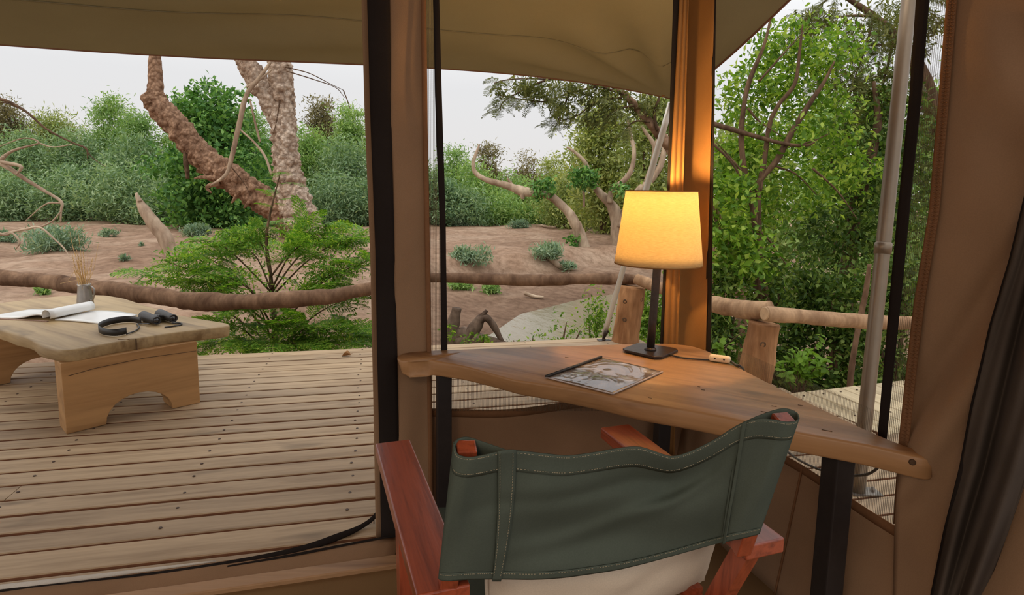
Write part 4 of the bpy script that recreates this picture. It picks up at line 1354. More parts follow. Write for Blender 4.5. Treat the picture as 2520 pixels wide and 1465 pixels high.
# dead leaf on the deck
lfp = at_z(852, 878, 0.0)
dl = empty('dead_leaf', lfp); tag(dl, 'small curled dead leaf lying on the deck near its far edge', 'leaf')
solid(obj('blade', *grid(lambda u, v: lfp + Vector(((u - 0.5) * 0.07, (v - 0.5) * 0.05 * math.sin(0.3 + u * 2.5), 0.004 + 0.035 * (abs(v - 0.5) * 2) ** 2 * math.sin(u * 3.0) + 0.012 * u)), 8, 6), M['leaf_dry'], dl), 0.0015)
obj('stalk', *tube([lfp + Vector((0.03, 0, 0.012)), lfp + Vector((0.05, 0.004, 0.03))], 0.0015, 5, 3), M['leaf_dry'], dl)

#@@VEG
def blobs_px(lst):
    return [(at_d(x, y, d), (rx, ry, rz)) for x, y, d, rx, ry, rz in lst]
# ================================================================== VEGETATION
def base_of(px, d):
    p = at_d(px, 500, d)
    return Vector((p.x, p.y, gz1(p.x, p.y)))

def bush(name, label, cat, px, ytop, wpx, d, mat, L, Wd, cover=4.5, nb=8, group=None, clump=None, low=0.0, per=30, droop=0.1, stems=3):
    b = base_of(px, d)
    top = at_d(px, ytop, d).z
    hgt, rw = top - b.z, wpx / 2 * d / F
    r = empty(name, b); tag(r, label, cat, group)
    blobs = []
    for k in range(nb):
        a = rnd.uniform(0, 6.283); q = rnd.random() ** 0.6
        f = rnd.uniform(0.12 + low, 1.0)
        rr = rw * (0.30 + 0.16 * rnd.random()) * (1.1 - 0.35 * f)
        rz = min(hgt * (0.20 + 0.10 * rnd.random()), rr * 1.1)
        k2 = max(0.0, rw * (1.05 - 0.55 * f) - rr)
        cz = b.z + hgt * f - rz
        blobs.append((b + Vector((math.cos(a) * q * k2, math.sin(a) * q * k2 * 0.8, max(cz, b.z + rz * 0.5) - b.z)), (rr, rr, rz)))
    blobs.append((b + Z * (hgt - hgt * 0.22), (rw * 0.45, rw * 0.4, hgt * 0.22)))
    blobs.append((b + Z * hgt * (0.42 + low * 0.3), (rw * 0.85, rw * 0.7, hgt * (0.36 - low * 0.2))))
    area = 2 * rw * hgt
    n = int(cover * area / (L * Wd * 0.5))
    foliage('foliage', mat, r, blobs, n, L, Wd, clump or min(rw * 0.16, 0.5), per, 0.6, droop, zmin=b.z - 0.1)
    for k in range(stems):
        a = rnd.uniform(0, 6.28)
        e = b + Vector((math.cos(a) * rw * 0.4, math.sin(a) * rw * 0.3, hgt * rnd.uniform(0.6, 0.85)))
        obj('stem', *tube([b - Z * 0.1, b.lerp(e, 0.5) + Vector((rnd.uniform(-.1, .1) * rw, 0, 0)), e], [0.03 * hgt ** 0.5, 0.02 * hgt ** 0.5, 0.008], 7, 10), M['bark_twig'], r)
    return r

GL, GW = 0.42, 0.10
far_left = [
 # px, top, width, d, material, label
 (20, 240, 190, 60, 'lf_brown', 'brownish thin-crowned tree at the far left end of the skyline'),
 (150, 272, 230, 62, 'lf_olive', 'low olive tree on the skyline, beyond the hanging bare branches'),
 (285, 228, 150, 58, 'lf_mid', 'tall round-topped green tree on the skyline, left of the leaning trunk'),
 (345, 268, 140, 56, 'lf_mid', 'yellowish-green tree crown just left of the leaning trunk knob'),
 (800, 225, 130, 60, 'lf_brown', 'wispy dark-topped tree on the skyline right of the forked trunk'),
 (870, 255, 150, 58, 'lf_mid', 'green tree on the skyline next to the black door strap'),
 (770, 300, 170, 54, 'lf_mid', 'light green bush behind the forked trunk, on its right'),
 (60, 315, 260, 54, 'lf_grey', 'grey-green bush behind the bare branches at far left, upper tier'),
 (200, 320, 240, 55, 'lf_grey', 'grey-green bush below the low olive skyline tree'),
 (330, 330, 240, 53, 'lf_grey', 'pale feathery bush under the yellowish-green crown'),
 (440, 380, 200, 50, 'lf_grey', 'grey-green bush seen beneath the leaning trunk'),
 (850, 350, 220, 52, 'lf_grey', 'grey-green bush beside the door strap, upper tier'),
 (40, 425, 220, 49, 'lf_grey', 'rounded grey-green bush on the sand at the far left edge'),
 (165, 410, 230, 49, 'lf_grey', 'rounded grey-green bush on the sand left of the broken stump'),
 (300, 395, 270, 48, 'lf_grey', 'large pale bush on the sand right behind the broken stump'),
 (420, 430, 210, 47, 'lf_grey', 'grey-green bush on the sand between broken stump and leaning trunk'),
 (520, 470, 170, 46, 'lf_grey', 'low grey-green bush below the leaning trunk'),
 (640, 460, 170, 47, 'lf_dark', 'dark bush in the crook where the two trunks meet'),
 (820, 430, 200, 47, 'lf_grey', 'rounded grey-green bush right of the forked trunk foot'),
 (905, 440, 150, 48, 'lf_grey', 'grey-green bush on the sand partly behind the tan door strip'),
]
far_back = [
 (455, 300, 230, 57, 'lf_mid', 'green tree behind the tall dark tree, seen through the leaning trunk gap'),
 (610, 270, 240, 57, 'lf_mid', 'green tree behind the fork of the scaly trunk'),
 (690, 330, 200, 55, 'lf_dark', 'dark tree right behind the scaly forked trunk'),
]
far_mid = [
 (985, 330, 190, 55, 'lf_grey', 'grey-green bush mostly behind the tan door strip, upper tier'),
 (1045, 400, 170, 52, 'lf_grey', 'grey-green bush seen through the narrow net beside the door strip'),
 (1120, 358, 160, 60, 'lf_mid', 'green bush on the skyline right of the net window strap'),
 (1205, 350, 110, 62, 'lf_brown', 'brown bare-topped tree behind the tip of the bleached bent tree'),
 (1290, 372, 120, 64, 'lf_brown', 'dark twiggy tree on the skyline in the middle of the net window'),
 (1360, 385, 130, 62, 'lf_olive', 'olive bush on the skyline left of the tall pale crown'),
 (1160, 395, 200, 56, 'lf_mid', 'green bush under the bleached bent tree tip'),
 (1265, 415, 190, 57, 'lf_mid', 'green bush above the bleached bent tree, middle of window'),
 (1350, 440, 170, 57, 'lf_olive', 'olive-green bush left of the tall pale-limbed tree'),
 (1090, 430, 130, 51, 'lf_grey', 'grey-green bush behind the net window strap'),
 (1150, 455, 150, 51, 'lf_grey', 'pale grey-green bush on the sand right of the net window strap'),
 (1235, 465, 170, 53, 'lf_mid', 'green bush below the bend of the bleached tree'),
 (1390, 420, 190, 50, 'lf_olive', 'olive-green tree behind the dark leaf clump of the pale tree'),
 (1540, 420, 220, 46, 'lf_olive', 'olive-green bush behind the forking limbs of the pale tree'),
 (1620, 480, 200, 44, 'lf_mid', 'green bush behind the lamp shade'),
 (1330, 490, 150, 55, 'lf_mid', 'green bush behind the foot of the bleached bent tree'),
 (1430, 510, 170, 56, 'lf_grey', 'low grey-green bush right of the bleached bent tree foot'),
]
for px, yt, w, d, mt, lb in far_left + far_back + far_mid:
    bush('riverside_bush' if yt > 300 else 'riverside_tree', lb, 'bush' if yt > 300 else 'tree', px, yt, w, d, M[mt], GL, GW, cover=4.0, nb=9, group='thicket on the far bank', stems=2)
bush('riverside_tree', 'tall dense dark green tree between the leaning and forked trunks', 'tree', 530, 182, 360, 44, M['lf_dark'], 0.40, 0.24, cover=7.0, nb=30, clump=0.42, group='thicket on the far bank')
bush('riverside_tree', 'tall pale olive tree filling the window left of the corner canvas', 'tree', 1485, 240, 280, 42, M['lf_olive'], 0.34, 0.15, cover=4.2, nb=22, clump=0.5, low=0.18, group='thicket on the far bank')
bush('riverside_tree', 'pale olive tree behind the slanting pole and lit corner canvas', 'tree', 1610, 230, 240, 38, M['lf_olive'], 0.32, 0.14, cover=4.0, nb=18, clump=0.5, low=0.14, group='thicket on the far bank')

# ---- the two big scaly trunks
def limb(parent, pts, wpx, d, mat, seg=14, n=40, knot=0.18, ks=1.2, name='limb', lift=0.0):
    P = pxpath(pts, d)
    R = [w / 2 * d / F for w in wpx]
    return obj(name, *tube(P, R, seg, n, knot, ks), mat, parent)
D1 = 30.0
t2 = empty('dead_tree', base_of(765, D1)); tag(t2, 'massive forked trunk with grey scaly bark standing on the sandbank', 'tree')
limb(t2, [(692, 60), (690, 140), (692, 230), (699, 330), (708, 420), (728, 500), (752, 570), (775, 625)], [42, 46, 58, 56, 62, 76, 84, 100], D1, M['bark_scaly'], 44, 170, 0.30, 3.6, 'trunk')
limb(t2, [(580, 60), (600, 140), (632, 195), (668, 250), (695, 320)], [40, 46, 50, 54, 44], D1, M['bark_scaly'], 36, 80, 0.28, 3.6, 'fork')
for pts, w in (([(668, 150), (640, 190), (606, 235), (588, 310), (572, 380), (556, 430), (520, 456)], [6, 9, 11, 12, 11, 9, 5]),
               ([(590, 318), (625, 350), (652, 385), (668, 430)], [4, 5, 6, 6]),
               ([(615, 245), (625, 290), (640, 350)], [4, 5, 5]),
               ([(606, 215), (640, 195), (668, 172)], [5, 6, 4])):
    limb(t2, pts, w, D1 - 0.9, M['bark_pale'], 10, 40, 0.12, 2.0)
for pts in ([(702, 165), (760, 180), (810, 205), (845, 222)], [(705, 175), (770, 195), (825, 215), (848, 240)], [(845, 222), (856, 250), (862, 268)], [(690, 240), (680, 300), (672, 330)], [(560, 400), (600, 450), (615, 480)]):
    limb(t2, pts, [3.0, 2.2, 1.4], D1 - 0.6, M['bark_twig'], 6, 20, 0.1, 3, 'twig')
t1 = empty('dead_tree', base_of(715, D1 + 0.8)); tag(t1, 'brown knobby trunk leaning far to the left with an upright stub', 'tree')
limb(t1, [(379, 90), (381, 150), (383, 200), (383, 240)], [26, 28, 31, 40], D1 + 0.8, M['bark_brown'], 26, 50, 0.14, 3.0, 'stub')
limb(t1, [(376, 228), (392, 262), (440, 316), (492, 380), (560, 432), (640, 488), (700, 530), (740, 590)], [46, 54, 56, 58, 66, 62, 64, 70], D1 + 0.8, M['bark_brown'], 44, 150, 0.26, 3.2, 'trunk')
limb(t1, [(368, 236), (366, 244), (372, 256)], [26, 34, 28], D1 + 0.5, M['bark_brown'], 20, 12, 0.25, 3.0, 'knob')
limb(t1, [(455, 360), (458, 400), (462, 440)], [8, 13, 9], D1 + 0.4, M['bark_twig'], 10, 16, 0.2, 3)
for pts in ([(530, 440), (500, 436), (478, 440)], [(540, 450), (510, 460), (520, 475)], [(590, 470), (570, 500)], [(620, 490), (600, 512)]):
    limb(t1, pts, [14, 10, 4], D1 + 0.2, M['bark_brown'], 9, 12, 0.2, 4)
# broken stump
t3 = empty('broken_stump', base_of(428, 24.5)); tag(t3, 'leaning broken bleached stump on the sand left of the shrub', 'stump')
limb(t3, [(334, 476), (352, 512), (380, 552), (405, 585), (418, 615), (428, 640)], [5, 24, 32, 36, 32, 36], 24.5, M['bark_pale'], 18, 50, 0.16, 1.6, 'trunk')
limb(t3, [(344, 496), (340, 486), (337, 474)], [12, 8, 2], 24.4, M['bark_pale'], 8, 8, 0.1, 2)
# bleached bent tree in the window
t4 = empty('bleached_tree', base_of(1432, 33)); tag(t4, 'bleached bare tree bent over to the left above the sandbank', 'tree')
limb(t4, [(1440, 625), (1424, 570), (1412, 545), (1392, 515), (1352, 482), (1310, 474), (1283, 470), (1245, 456), (1200, 444), (1170, 425), (1165, 400), (1174, 372), (1180, 355)],
     [36, 28, 25, 22, 20, 22, 24, 17, 13, 11, 9, 7, 4], 33, M['bark_pale'], 18, 110, 0.14, 1.8, 'trunk')
limb(t4, [(1262, 460), (1256, 450), (1248, 438)], [10, 8, 3], 33, M['bark_pale'], 8, 8, 0.1, 2)
limb(t4, [(1290, 472), (1286, 482), (1288, 490)], [16, 13, 9], 32.9, M['bark_pale'], 10, 8, 0.1, 2)
ivy = foliage('creeper', M['lf_dark'], t4, [(at_d(1338, 462, 32.8), (0.62, 0.5, 0.55)), (at_d(1325, 478, 32.8), (0.5, 0.4, 0.3))], 420, 0.26, 0.15, 0.14, 20)
foliage('creeper', M['lf_dark'], t4, [(at_d(1415, 592, 32.5), (0.4, 0.3, 0.4))], 160, 0.22, 0.12, 0.12, 20)
# pale-limbed tree beside the lamp
t5 = empty('pale_tree', base_of(1530, 35)); tag(t5, 'pale twisted tree with several forking limbs behind the lamp', 'tree')
limb(t5, [(1530, 640), (1522, 585), (1518, 535), (1500, 500), (1478, 478), (1462, 455), (1455, 430)], [46, 36, 34, 24, 20, 15, 9], 35, M['bark_pale'], 16, 60, 0.15, 1.6, 'trunk')
for pts, w in (([(1500, 500), (1503, 474), (1512, 462), (1540, 440), (1556, 410), (1560, 370), (1552, 330), (1545, 295)], [16, 13, 12, 13, 12, 10, 8, 5]),
               ([(1530, 560), (1545, 510), (1570, 470), (1600, 445), (1624, 410), (1634, 370), (1640, 330)], [26, 20, 18, 17, 15, 13, 9]),
               ([(1590, 450), (1606, 400), (1610, 360), (1592, 330), (1578, 310)], [13, 12, 11, 9, 6]),
               ([(1610, 362), (1626, 330), (1632, 300)], [10, 8, 5]),
               ([(1455, 435), (1440, 400), (1415, 375), (1395, 362)], [9, 9, 8, 5]),
               ([(1430, 420), (1436, 470), (1437, 510)], [5, 6, 6])):
    limb(t5, pts, w, 34.6, M['bark_pale'], 10, 34, 0.14, 1.8)
foliage('leaf_clump', M['lf_dark'], t5, [(at_d(1438, 440, 34), (0.75, 0.6, 0.6)), (at_d(1522, 468, 34), (0.5, 0.4, 0.25))], 700, 0.26, 0.15, 0.18, 20)

# ---- bare branches reaching in from the left
t6 = empty('bare_tree', base_of(-420, 15)); tag(t6, 'bare dead tree whose thin crooked branches reach in from beyond the deck', 'tree')
limb(t6, [(-420, 700), (-400, 500), (-330, 380), (-200, 300)], [60, 50, 40, 26], 15, M['bark_pale'], 12, 40, 0.15, 2, 'trunk')
for pts, w, d in (([(-200, 300), (-90, 245), (0, 244), (60, 272), (115, 318), (180, 352), (212, 366), (216, 392)], [20, 9, 7, 6, 5, 4.5, 5, 2], 15),
               ([(60, 272), (20, 255), (0, 252)], [3, 3, 2], 15),
               ([(-330, 380), (-120, 360), (0, 402), (60, 440), (110, 470), (150, 496), (150, 520), (149, 548)], [26, 14, 13, 10, 8, 7, 5, 3], 14.5),
               ([(0, 400), (14, 382), (40, 368), (95, 352), (60, 340), (0, 360)], [9, 8, 6, 4, 3, 2], 14.5),
               ([(8, 385), (4, 398), (48, 408), (50, 418), (40, 430)], [8, 9, 9, 7, 4], 14.4),
               ([(95, 352), (130, 362), (178, 356)], [4, 3, 2], 14.6),
               ([(-300, 420), (-120, 520), (0, 575), (30, 574), (48, 596), (38, 614)], [16, 10, 6, 5, 4.5, 3], 14),
               ([(0, 578), (60, 565), (98, 560), (130, 585), (158, 612), (170, 632)], [6, 6, 5, 4, 3.5, 2], 14.2),
               ([(98, 560), (128, 545), (150, 520)], [5, 4, 3], 14.3),
               ([(62, 545), (95, 515), (120, 500), (150, 500)], [2, 3, 4, 4], 14.6),
               ([(215, 375), (236, 395), (262, 412)], [3, 2, 1], 15)):
    limb(t6, pts, w, d, M['bark_pale'] if d < 14.9 else M['bark_twig'], 8, 36, 0.12, 4, 'branch')

# ---- tufts on the sand
tufts = [(130, 600, 150, 'large blue-green tuft on the sand beneath the bare branches'), (18, 588, 70, 'blue-green tuft on the sand at the far left edge'),
 (490, 572, 80, 'blue-green tuft on the sand right of the broken stump'), (268, 578, 46, 'small tuft on the sand left of the broken stump'),
 (346, 604, 20, 'tiny tuft on the sand just left of the stump foot'), (306, 638, 34, 'small dark tuft on the sand below the stump'),
 (96, 722, 46, 'small tuft behind the sagging rail left of the jug'), (1160, 640, 105, 'round blue-green tuft on the bank right of the net strap'),
 (1340, 625, 100, 'broad tuft at the brink of the bank below the bent tree'), (1135, 548, 60, 'low tuft at the thicket foot near the net strap'),
 (1275, 556, 56, 'thin tuft on the open sand in the middle of the window'), (1130, 706, 70, 'green tuft below the thin rail near the net strap'),
 (1212, 712, 60, 'small green tuft below the thin rail, right of the other'), (1300, 545, 40, 'small tuft by the driftwood twigs at the thicket foot'),
 (1440, 540, 110, 'wide low tuft along the thicket foot behind the lamp'), (560, 585, 60, 'pale tuft on the sand under the leaning trunk'), (1400, 660, 60, 'scrubby tuft on the crumbling bank edge')]
for px, py, w, lb in tufts:
    # where this line of sight meets the bank
    d = 14.0
    while d < 60:
        p = at_d(px, py + w * 0.12, d)
        if p.z < gz1(p.x, p.y): break
        d += 0.15
    b = Vector((p.x, p.y, gz1(p.x, p.y)))
    rw = w / 2 * d / F
    r = empty('sand_tuft', b); tag(r, lb, 'shrub', 'tufts on the sandbank')
    hgt = rw * 0.9
    blobs = [(b + Vector((rnd.uniform(-.5, .5) * rw, rnd.uniform(-.4, .4) * rw, hgt * 0.35)), (rw * 0.5, rw * 0.5, hgt * 0.45)) for _ in range(4)]
    n = int(6 * rw * hgt * 2 / (0.24 * 0.05 * 0.5)); n = min(n, 2600)
    foliage('foliage', M['lf_teal'] if py < 690 else M['lf_mid'], r, blobs, n, 0.26, 0.055, rw * 0.14, 16, 0.3, -0.7, zmin=b.z - 0.05)
# small driftwood on the sand
dw = [([(1330, 545), (1345, 560), (1368, 566)], 6, 'forked grey driftwood twig at the thicket foot in mid window'), ([(1290, 735), (1312, 732), (1338, 730)], 9, 'bleached log lying on the mud above the water'),
      ([(410, 530), (432, 545), (455, 556)], 7, 'driftwood twig on the sand right of the broken stump'), ([(556, 560), (572, 580), (600, 592)], 8, 'short bent stick on the sand under the leaning trunk'),
      ([(1350, 640), (1380, 662), (1410, 672)], 14, 'fallen bleached log at the brink of the bank')]
for pts, w, lb in dw:
    d = 14.0
    while d < 60:
        p = at_d(pts[1][0], pts[1][1], d)
        if p.z < gz1(p.x, p.y) + 0.05: break
        d += 0.15
    P = []
    for x, y in pts:
        q = at_d(x, y, d); q.z = gz1(q.x, q.y) + 0.09 + (0.10 if (x, y) == pts[0] else 0); P.append(q)
    o = obj('driftwood', *tube(P, [w / 2 * d / F, w / 2 * d / F, w / 3 * d / F], 9, 16, 0.2, 3), M['bark_pale'])
    tag(o, lb, 'driftwood', 'driftwood on the bank')
# uprooted stump beyond the deck edge
st_ = empty('uprooted_stump', base_of(1165, 8.2)); tag(st_, 'dark uprooted stump with crooked roots just beyond the deck edge', 'stump')
S0 = ORG[st_.name]
for pts, w in (([(1120, 1000), (1108, 880), (1112, 810), (1124, 758)], [80, 56, 34, 22]), ([(1150, 1000), (1150, 860), (1172, 800), (1198, 764)], [70, 46, 30, 8]),
               ([(1172, 800), (1190, 782), (1206, 790), (1222, 815), (1240, 850)], [26, 22, 18, 16, 12]), ([(1090, 850), (1150, 836), (1225, 846), (1270, 862)], [40, 44, 26, 14]),
               ([(1100, 850), (1135, 822), (1160, 850)], [30, 40, 30]), ([(1168, 850), (1166, 815), (1176, 800)], [26, 22, 16])):
    limb(st_, pts, w, 8.2, M['drift'], 14, 34, 0.28, 5.0, 'root')
foliage('sprouts', M['lf_bright'], st_, [(at_d(1135, 815, 8.0), (0.28, 0.1, 0.22)), (at_d(1172, 845, 8.0), (0.3, 0.1, 0.1)), (at_d(1080, 830, 8.1), (0.15, 0.1, 0.3))], 150, 0.075, 0.03, 0.04, 8)

# ---- fronds: a bipinnate leaf, shared by all its copies
def frond_mesh(name, mat, pairs=9, leaflets=11, lw=0.27, seed=1):
    r = random.Random(seed)
    vs, fs = [], []
    def leaf(p, d, up, L, w):
        k = len(vs)
        s = d.cross(up).normalized()
        vs.extend([p, p + d * L * 0.5 + s * w, p + d * L, p + d * L * 0.5 - s * w])
        fs.append((k, k + 1, k + 2, k + 3))
    rach = [Vector((t, 0, 0.06 * math.sin(t * 2.6) - 0.16 * t * t)) for t in np.linspace(0, 1, 12)]
    tv, tf = tube(rach, [0.006, 0.003], 4, 12)
    k = len(vs); vs.extend([Vector(v) for v in tv]); fs.extend([tuple(i + k for i in f) for f in tf])
    for i in range(pairs):
        t = 0.16 + 0.84 * i / (pairs - 1)
        q = Vector((t, 0, 0.06 * math.sin(t * 2.6) - 0.16 * t * t))
        pl = 0.30 * math.sin(0.5 + 2.3 * t) + 0.03
        for s in (-1, 1):
            dv = Vector((0.55 + r.uniform(-.1, .1), s * 1.0, r.uniform(-0.22, 0.10))).normalized()
            for j in range(leaflets):
                u = (j + 0.8) / leaflets
                c = q + dv * pl * u + Vector((0, 0, -0.05 * u * u))
                ll = 0.075 * (1 - 0.5 * abs(u - 0.45))
                nz = Vector((r.uniform(-.3, .3), r.uniform(-.3, .3), 1)).normalized()
                for s2 in (-1, 1):
                    pd = Vector((dv.y * -s2 * 0.9, dv.x * s2 * 0.9, 0)) + dv * 0.45
                    leaf(c, pd.normalized(), nz, ll, ll * lw)
    me = bpy.data.meshes.new(name)
    me.from_pydata([tuple(v) for v in vs], [], fs)
    me.materials.append(mat)
    return me

def put_frond(parent, me, p, d, up, sc, name='frond'):
    o = bpy.data.objects.new(name, me)
    COL.objects.link(o); o.parent = parent
    d = d.normalized(); y = up.cross(d).normalized(); z = d.cross(y)
    m = Matrix((d, y, z)).transposed().to_4x4()
    o.matrix_local = Matrix.Translation(Vector(p) - Vector(ORG[parent.name])) @ m @ Matrix.Scale(sc, 4)
    return o

fr = [frond_mesh('frond', M['lf_frond'], seed=s) for s in (1, 2, 3)]
shrub = empty('feathery_shrub', base_of(660, 7.2)); tag(shrub, 'bright green feathery-leaved shrub growing just beyond the deck behind the sagging rail', 'shrub')
SB = Vector(ORG[shrub.name])
tips = [(345, 668, 7.3), (400, 640, 6.7), (455, 612, 7.6), (530, 592, 7.0), (590, 605, 7.8), (605, 575, 7.3), (770, 560, 7.3), (745, 600, 6.7), (810, 590, 7.5), (880, 580, 7.2), (905, 640, 7.0),
        (850, 660, 6.7), (900, 720, 7.2), (800, 700, 6.6), (560, 680, 6.6), (480, 690, 7.0), (620, 740, 6.5), (540, 790, 6.6), (690, 800, 6.5), (780, 800, 6.6), (870, 800, 6.8), (600, 840, 6.5), (520, 840, 6.9), (730, 850, 6.4), (850, 850, 6.6), (900, 830, 7.1)]
node0 = [at_d(662, 720, 7.2), at_d(690, 800, 7.15), at_d(672, 620, 7.2)]
obj('stem', *tube([SB, at_d(680, 860, 7.15), at_d(668, 700, 7.2), at_d(656, 600, 7.2), at_d(664, 530, 7.25), at_d(690, 425, 7.4)], [0.045, 0.035, 0.026, 0.02, 0.014, 0.006], 9, 40, 0.15, 5), M['bark_twig'], shrub)
nfr = 0
for x, y, d in tips:
    tp_ = at_d(x, y, d)
    ori = at_d(668, min(880, y + 90 + abs(x - 665) * 0.28), 7.18)
    mid = ori.lerp(tp_, 0.55) + Vector((rnd.uniform(-.06, .06), rnd.uniform(-.06, .06), 0.10))
    pts = [ori, mid, tp_]
    obj('branch', *tube(pts, [0.013, 0.009, 0.003], 6, 14, 0.1, 8), M['bark_twig'], shrub)
    P = spline([tuple(p) for p in pts], 30)
    for k in range(11):
        f = rnd.uniform(0.35, 1.0) if k else 1.0
        i = min(28, int(f * 29))
        p = Vector(P[i]); tg = Vector(P[i + 1] - P[i]).normalized()
        sdv = Vector((rnd.gauss(0, 1), rnd.gauss(0, 0.8), rnd.gauss(0.0, 0.22)))
        dv = (tg * 0.7 + sdv * 0.75); dv.z = dv.z * 0.5 + 0.05
        put_frond(shrub, rnd.choice(fr), p, dv, Vector((rnd.gauss(0, .25), rnd.gauss(0, .25), 1)), rnd.uniform(0.30, 0.46)); nfr += 1
for k in range(22):        # light sprigs up the leader
    f = rnd.uniform(0, 1)
    p = at_d(658 + 34 * f + rnd.uniform(-6, 6), 590 - 165 * f, 7.3)
    put_frond(shrub, rnd.choice(fr), p, Vector((rnd.gauss(0, 1), rnd.gauss(0, .6), rnd.uniform(-.1, .35))), Z, rnd.uniform(0.18, 0.32))

tb2 = []
for x, y, d in tips:
    q = at_d(x, y, d)
    tb2.append((q.lerp(at_d(668, y + 40, 7.18), 0.22), (0.30, 0.28, 0.12)))
foliage('fine_foliage', M['lf_frond'], shrub, tb2, 11000, 0.055, 0.018, 0.08, 22, 0.2, 0.0)
# ---- acacia bough over the river, entering from behind the corner
frh = [frond_mesh('frond', M['lf_hang'], pairs=7, leaflets=7, lw=0.36, seed=s) for s in (5, 6, 7)]
ac = empty('acacia_tree', base_of(1790, 10.5)); tag(ac, 'acacia whose brown bough and feathery sprays hang over the river below the flysheet', 'tree')
limb(ac, [(1810, 1100), (1760, 700), (1700, 480), (1655, 375), (1612, 318), (1570, 268), (1535, 232), (1480, 190), (1420, 160)], [60, 44, 34, 26, 22, 20, 17, 11, 6], 10.5, M['bark_brown'], 14, 90, 0.12, 3, 'bough')
limb(ac, [(1618, 322), (1610, 280), (1622, 240), (1625, 205)], [8, 7, 6, 5], 10.4, M['bark_twig'], 8, 24)
for pts in ([(1535, 232), (1450, 205), (1350, 195), (1260, 195), (1215, 205)], [(1480, 210), (1400, 230), (1340, 250), (1290, 245), (1225, 235)], [(1530, 240), (1470, 250), (1420, 285), (1370, 300)], [(1560, 260), (1520, 270), (1480, 300)],
            [(1350, 195), (1300, 215), (1240, 250), (1230, 275)], [(1600, 300), (1560, 300), (1530, 330)], [(1400, 230), (1385, 270), (1370, 305)]):
    limb(ac, pts, [6, 4, 2], 10.3, M['bark_twig'], 6, 24, 0.1, 5, 'branch')
    P = spline([tuple(p) for p in pxpath(pts, 10.3)], 40)
    for k in range(20):
        i = rnd.randint(8, 38)
        put_frond(ac, rnd.choice(frh), Vector(P[i]) + Vector((rnd.gauss(0, .05), rnd.gauss(0, .25), rnd.gauss(0, .05))), Vector((rnd.gauss(-0.4, .7), rnd.gauss(0, .8), rnd.uniform(-.9, .1))), Vector((rnd.gauss(0, .5), rnd.gauss(0, .5), 1)), rnd.uniform(0.18, 0.36))
foliage('foliage', M['lf_hang'], ac, blobs_px([(1235, 225, 10.3, .16, .3, .10), (1290, 215, 10.3, .28, .4, .13), (1360, 225, 10.3, .38, .5, .18), (1440, 230, 10.3, .42, .5, .20), (1385, 275, 10.2, .22, .3, .14), (1510, 250, 10.4, .40, .5, .24), (1580, 260, 10.6, .36, .5, .26), (1455, 300, 10.4, .2, .3, .12)]),
        2600, 0.115, 0.032, 0.075, 12, 0.2, 0.5)
# ---- hanging sprays top right
ac2 = empty('hanging_tree', base_of(2330, 8.6)); tag(ac2, 'dark fine-leaved tree hanging over the aluminium pole at top, by the flap', 'tree')
limb(ac2, [(2420, 1200), (2390, 700), (2340, 420), (2285, 235), (2230, 120), (2150, 40), (2060, -20)], [70, 60, 48, 40, 28, 16, 8], 8.6, M['bark_twig'], 12, 60, 0.12, 3, 'trunk')
for pts in ([(2285, 235), (2230, 200), (2150, 190), (2090, 230), (2050, 300)], [(2230, 120), (2160, 110), (2080, 130), (2010, 190)], [(2150, 40), (2080, 40), (2010, 60), (1960, 110)], [(2200, 90), (2180, 180), (2150, 270), (2120, 340)],
            [(2285, 240), (2250, 300), (2220, 380)], [(2230, 120), (2260, 40), (2290, -30)], [(2150, 40), (2130, 120), (2100, 200)], [(2060, -20), (2010, 20), (1970, 60)]):
    limb(ac2, pts, [7, 4, 2], 8.2, M['bark_twig'], 6, 24, 0.1, 5, 'branch')
    P = spline([tuple(p) for p in pxpath(pts, 8.2)], 40)
    for k in range(30):
        i = rnd.randint(6, 38)
        put_frond(ac2, rnd.choice(frh), Vector(P[i]) + Vector((rnd.gauss(0, .08), rnd.gauss(0, .3), rnd.gauss(0, .06))), Vector((rnd.gauss(0, .7), rnd.gauss(0, .8), rnd.uniform(-1.0, .0))), Vector((rnd.gauss(0, .5), rnd.gauss(0, .5), 1)), rnd.uniform(0.16, 0.32))

foliage('foliage', M['lf_hang'], ac2, blobs_px([(2150, 70, 8.2, .5, .6, .3), (2060, 190, 8.2, .4, .5, .4), (2170, 210, 8.2, .4, .5, .35), (2260, 60, 8.4, .4, .5, .4), (2000, 70, 8.2, .3, .5, .3), (2120, 320, 8.2, .3, .5, .3), (2270, 330, 8.4, .3, .5, .5)]),
        4200, 0.09, 0.024, 0.09, 14, 0.2, 0.6)
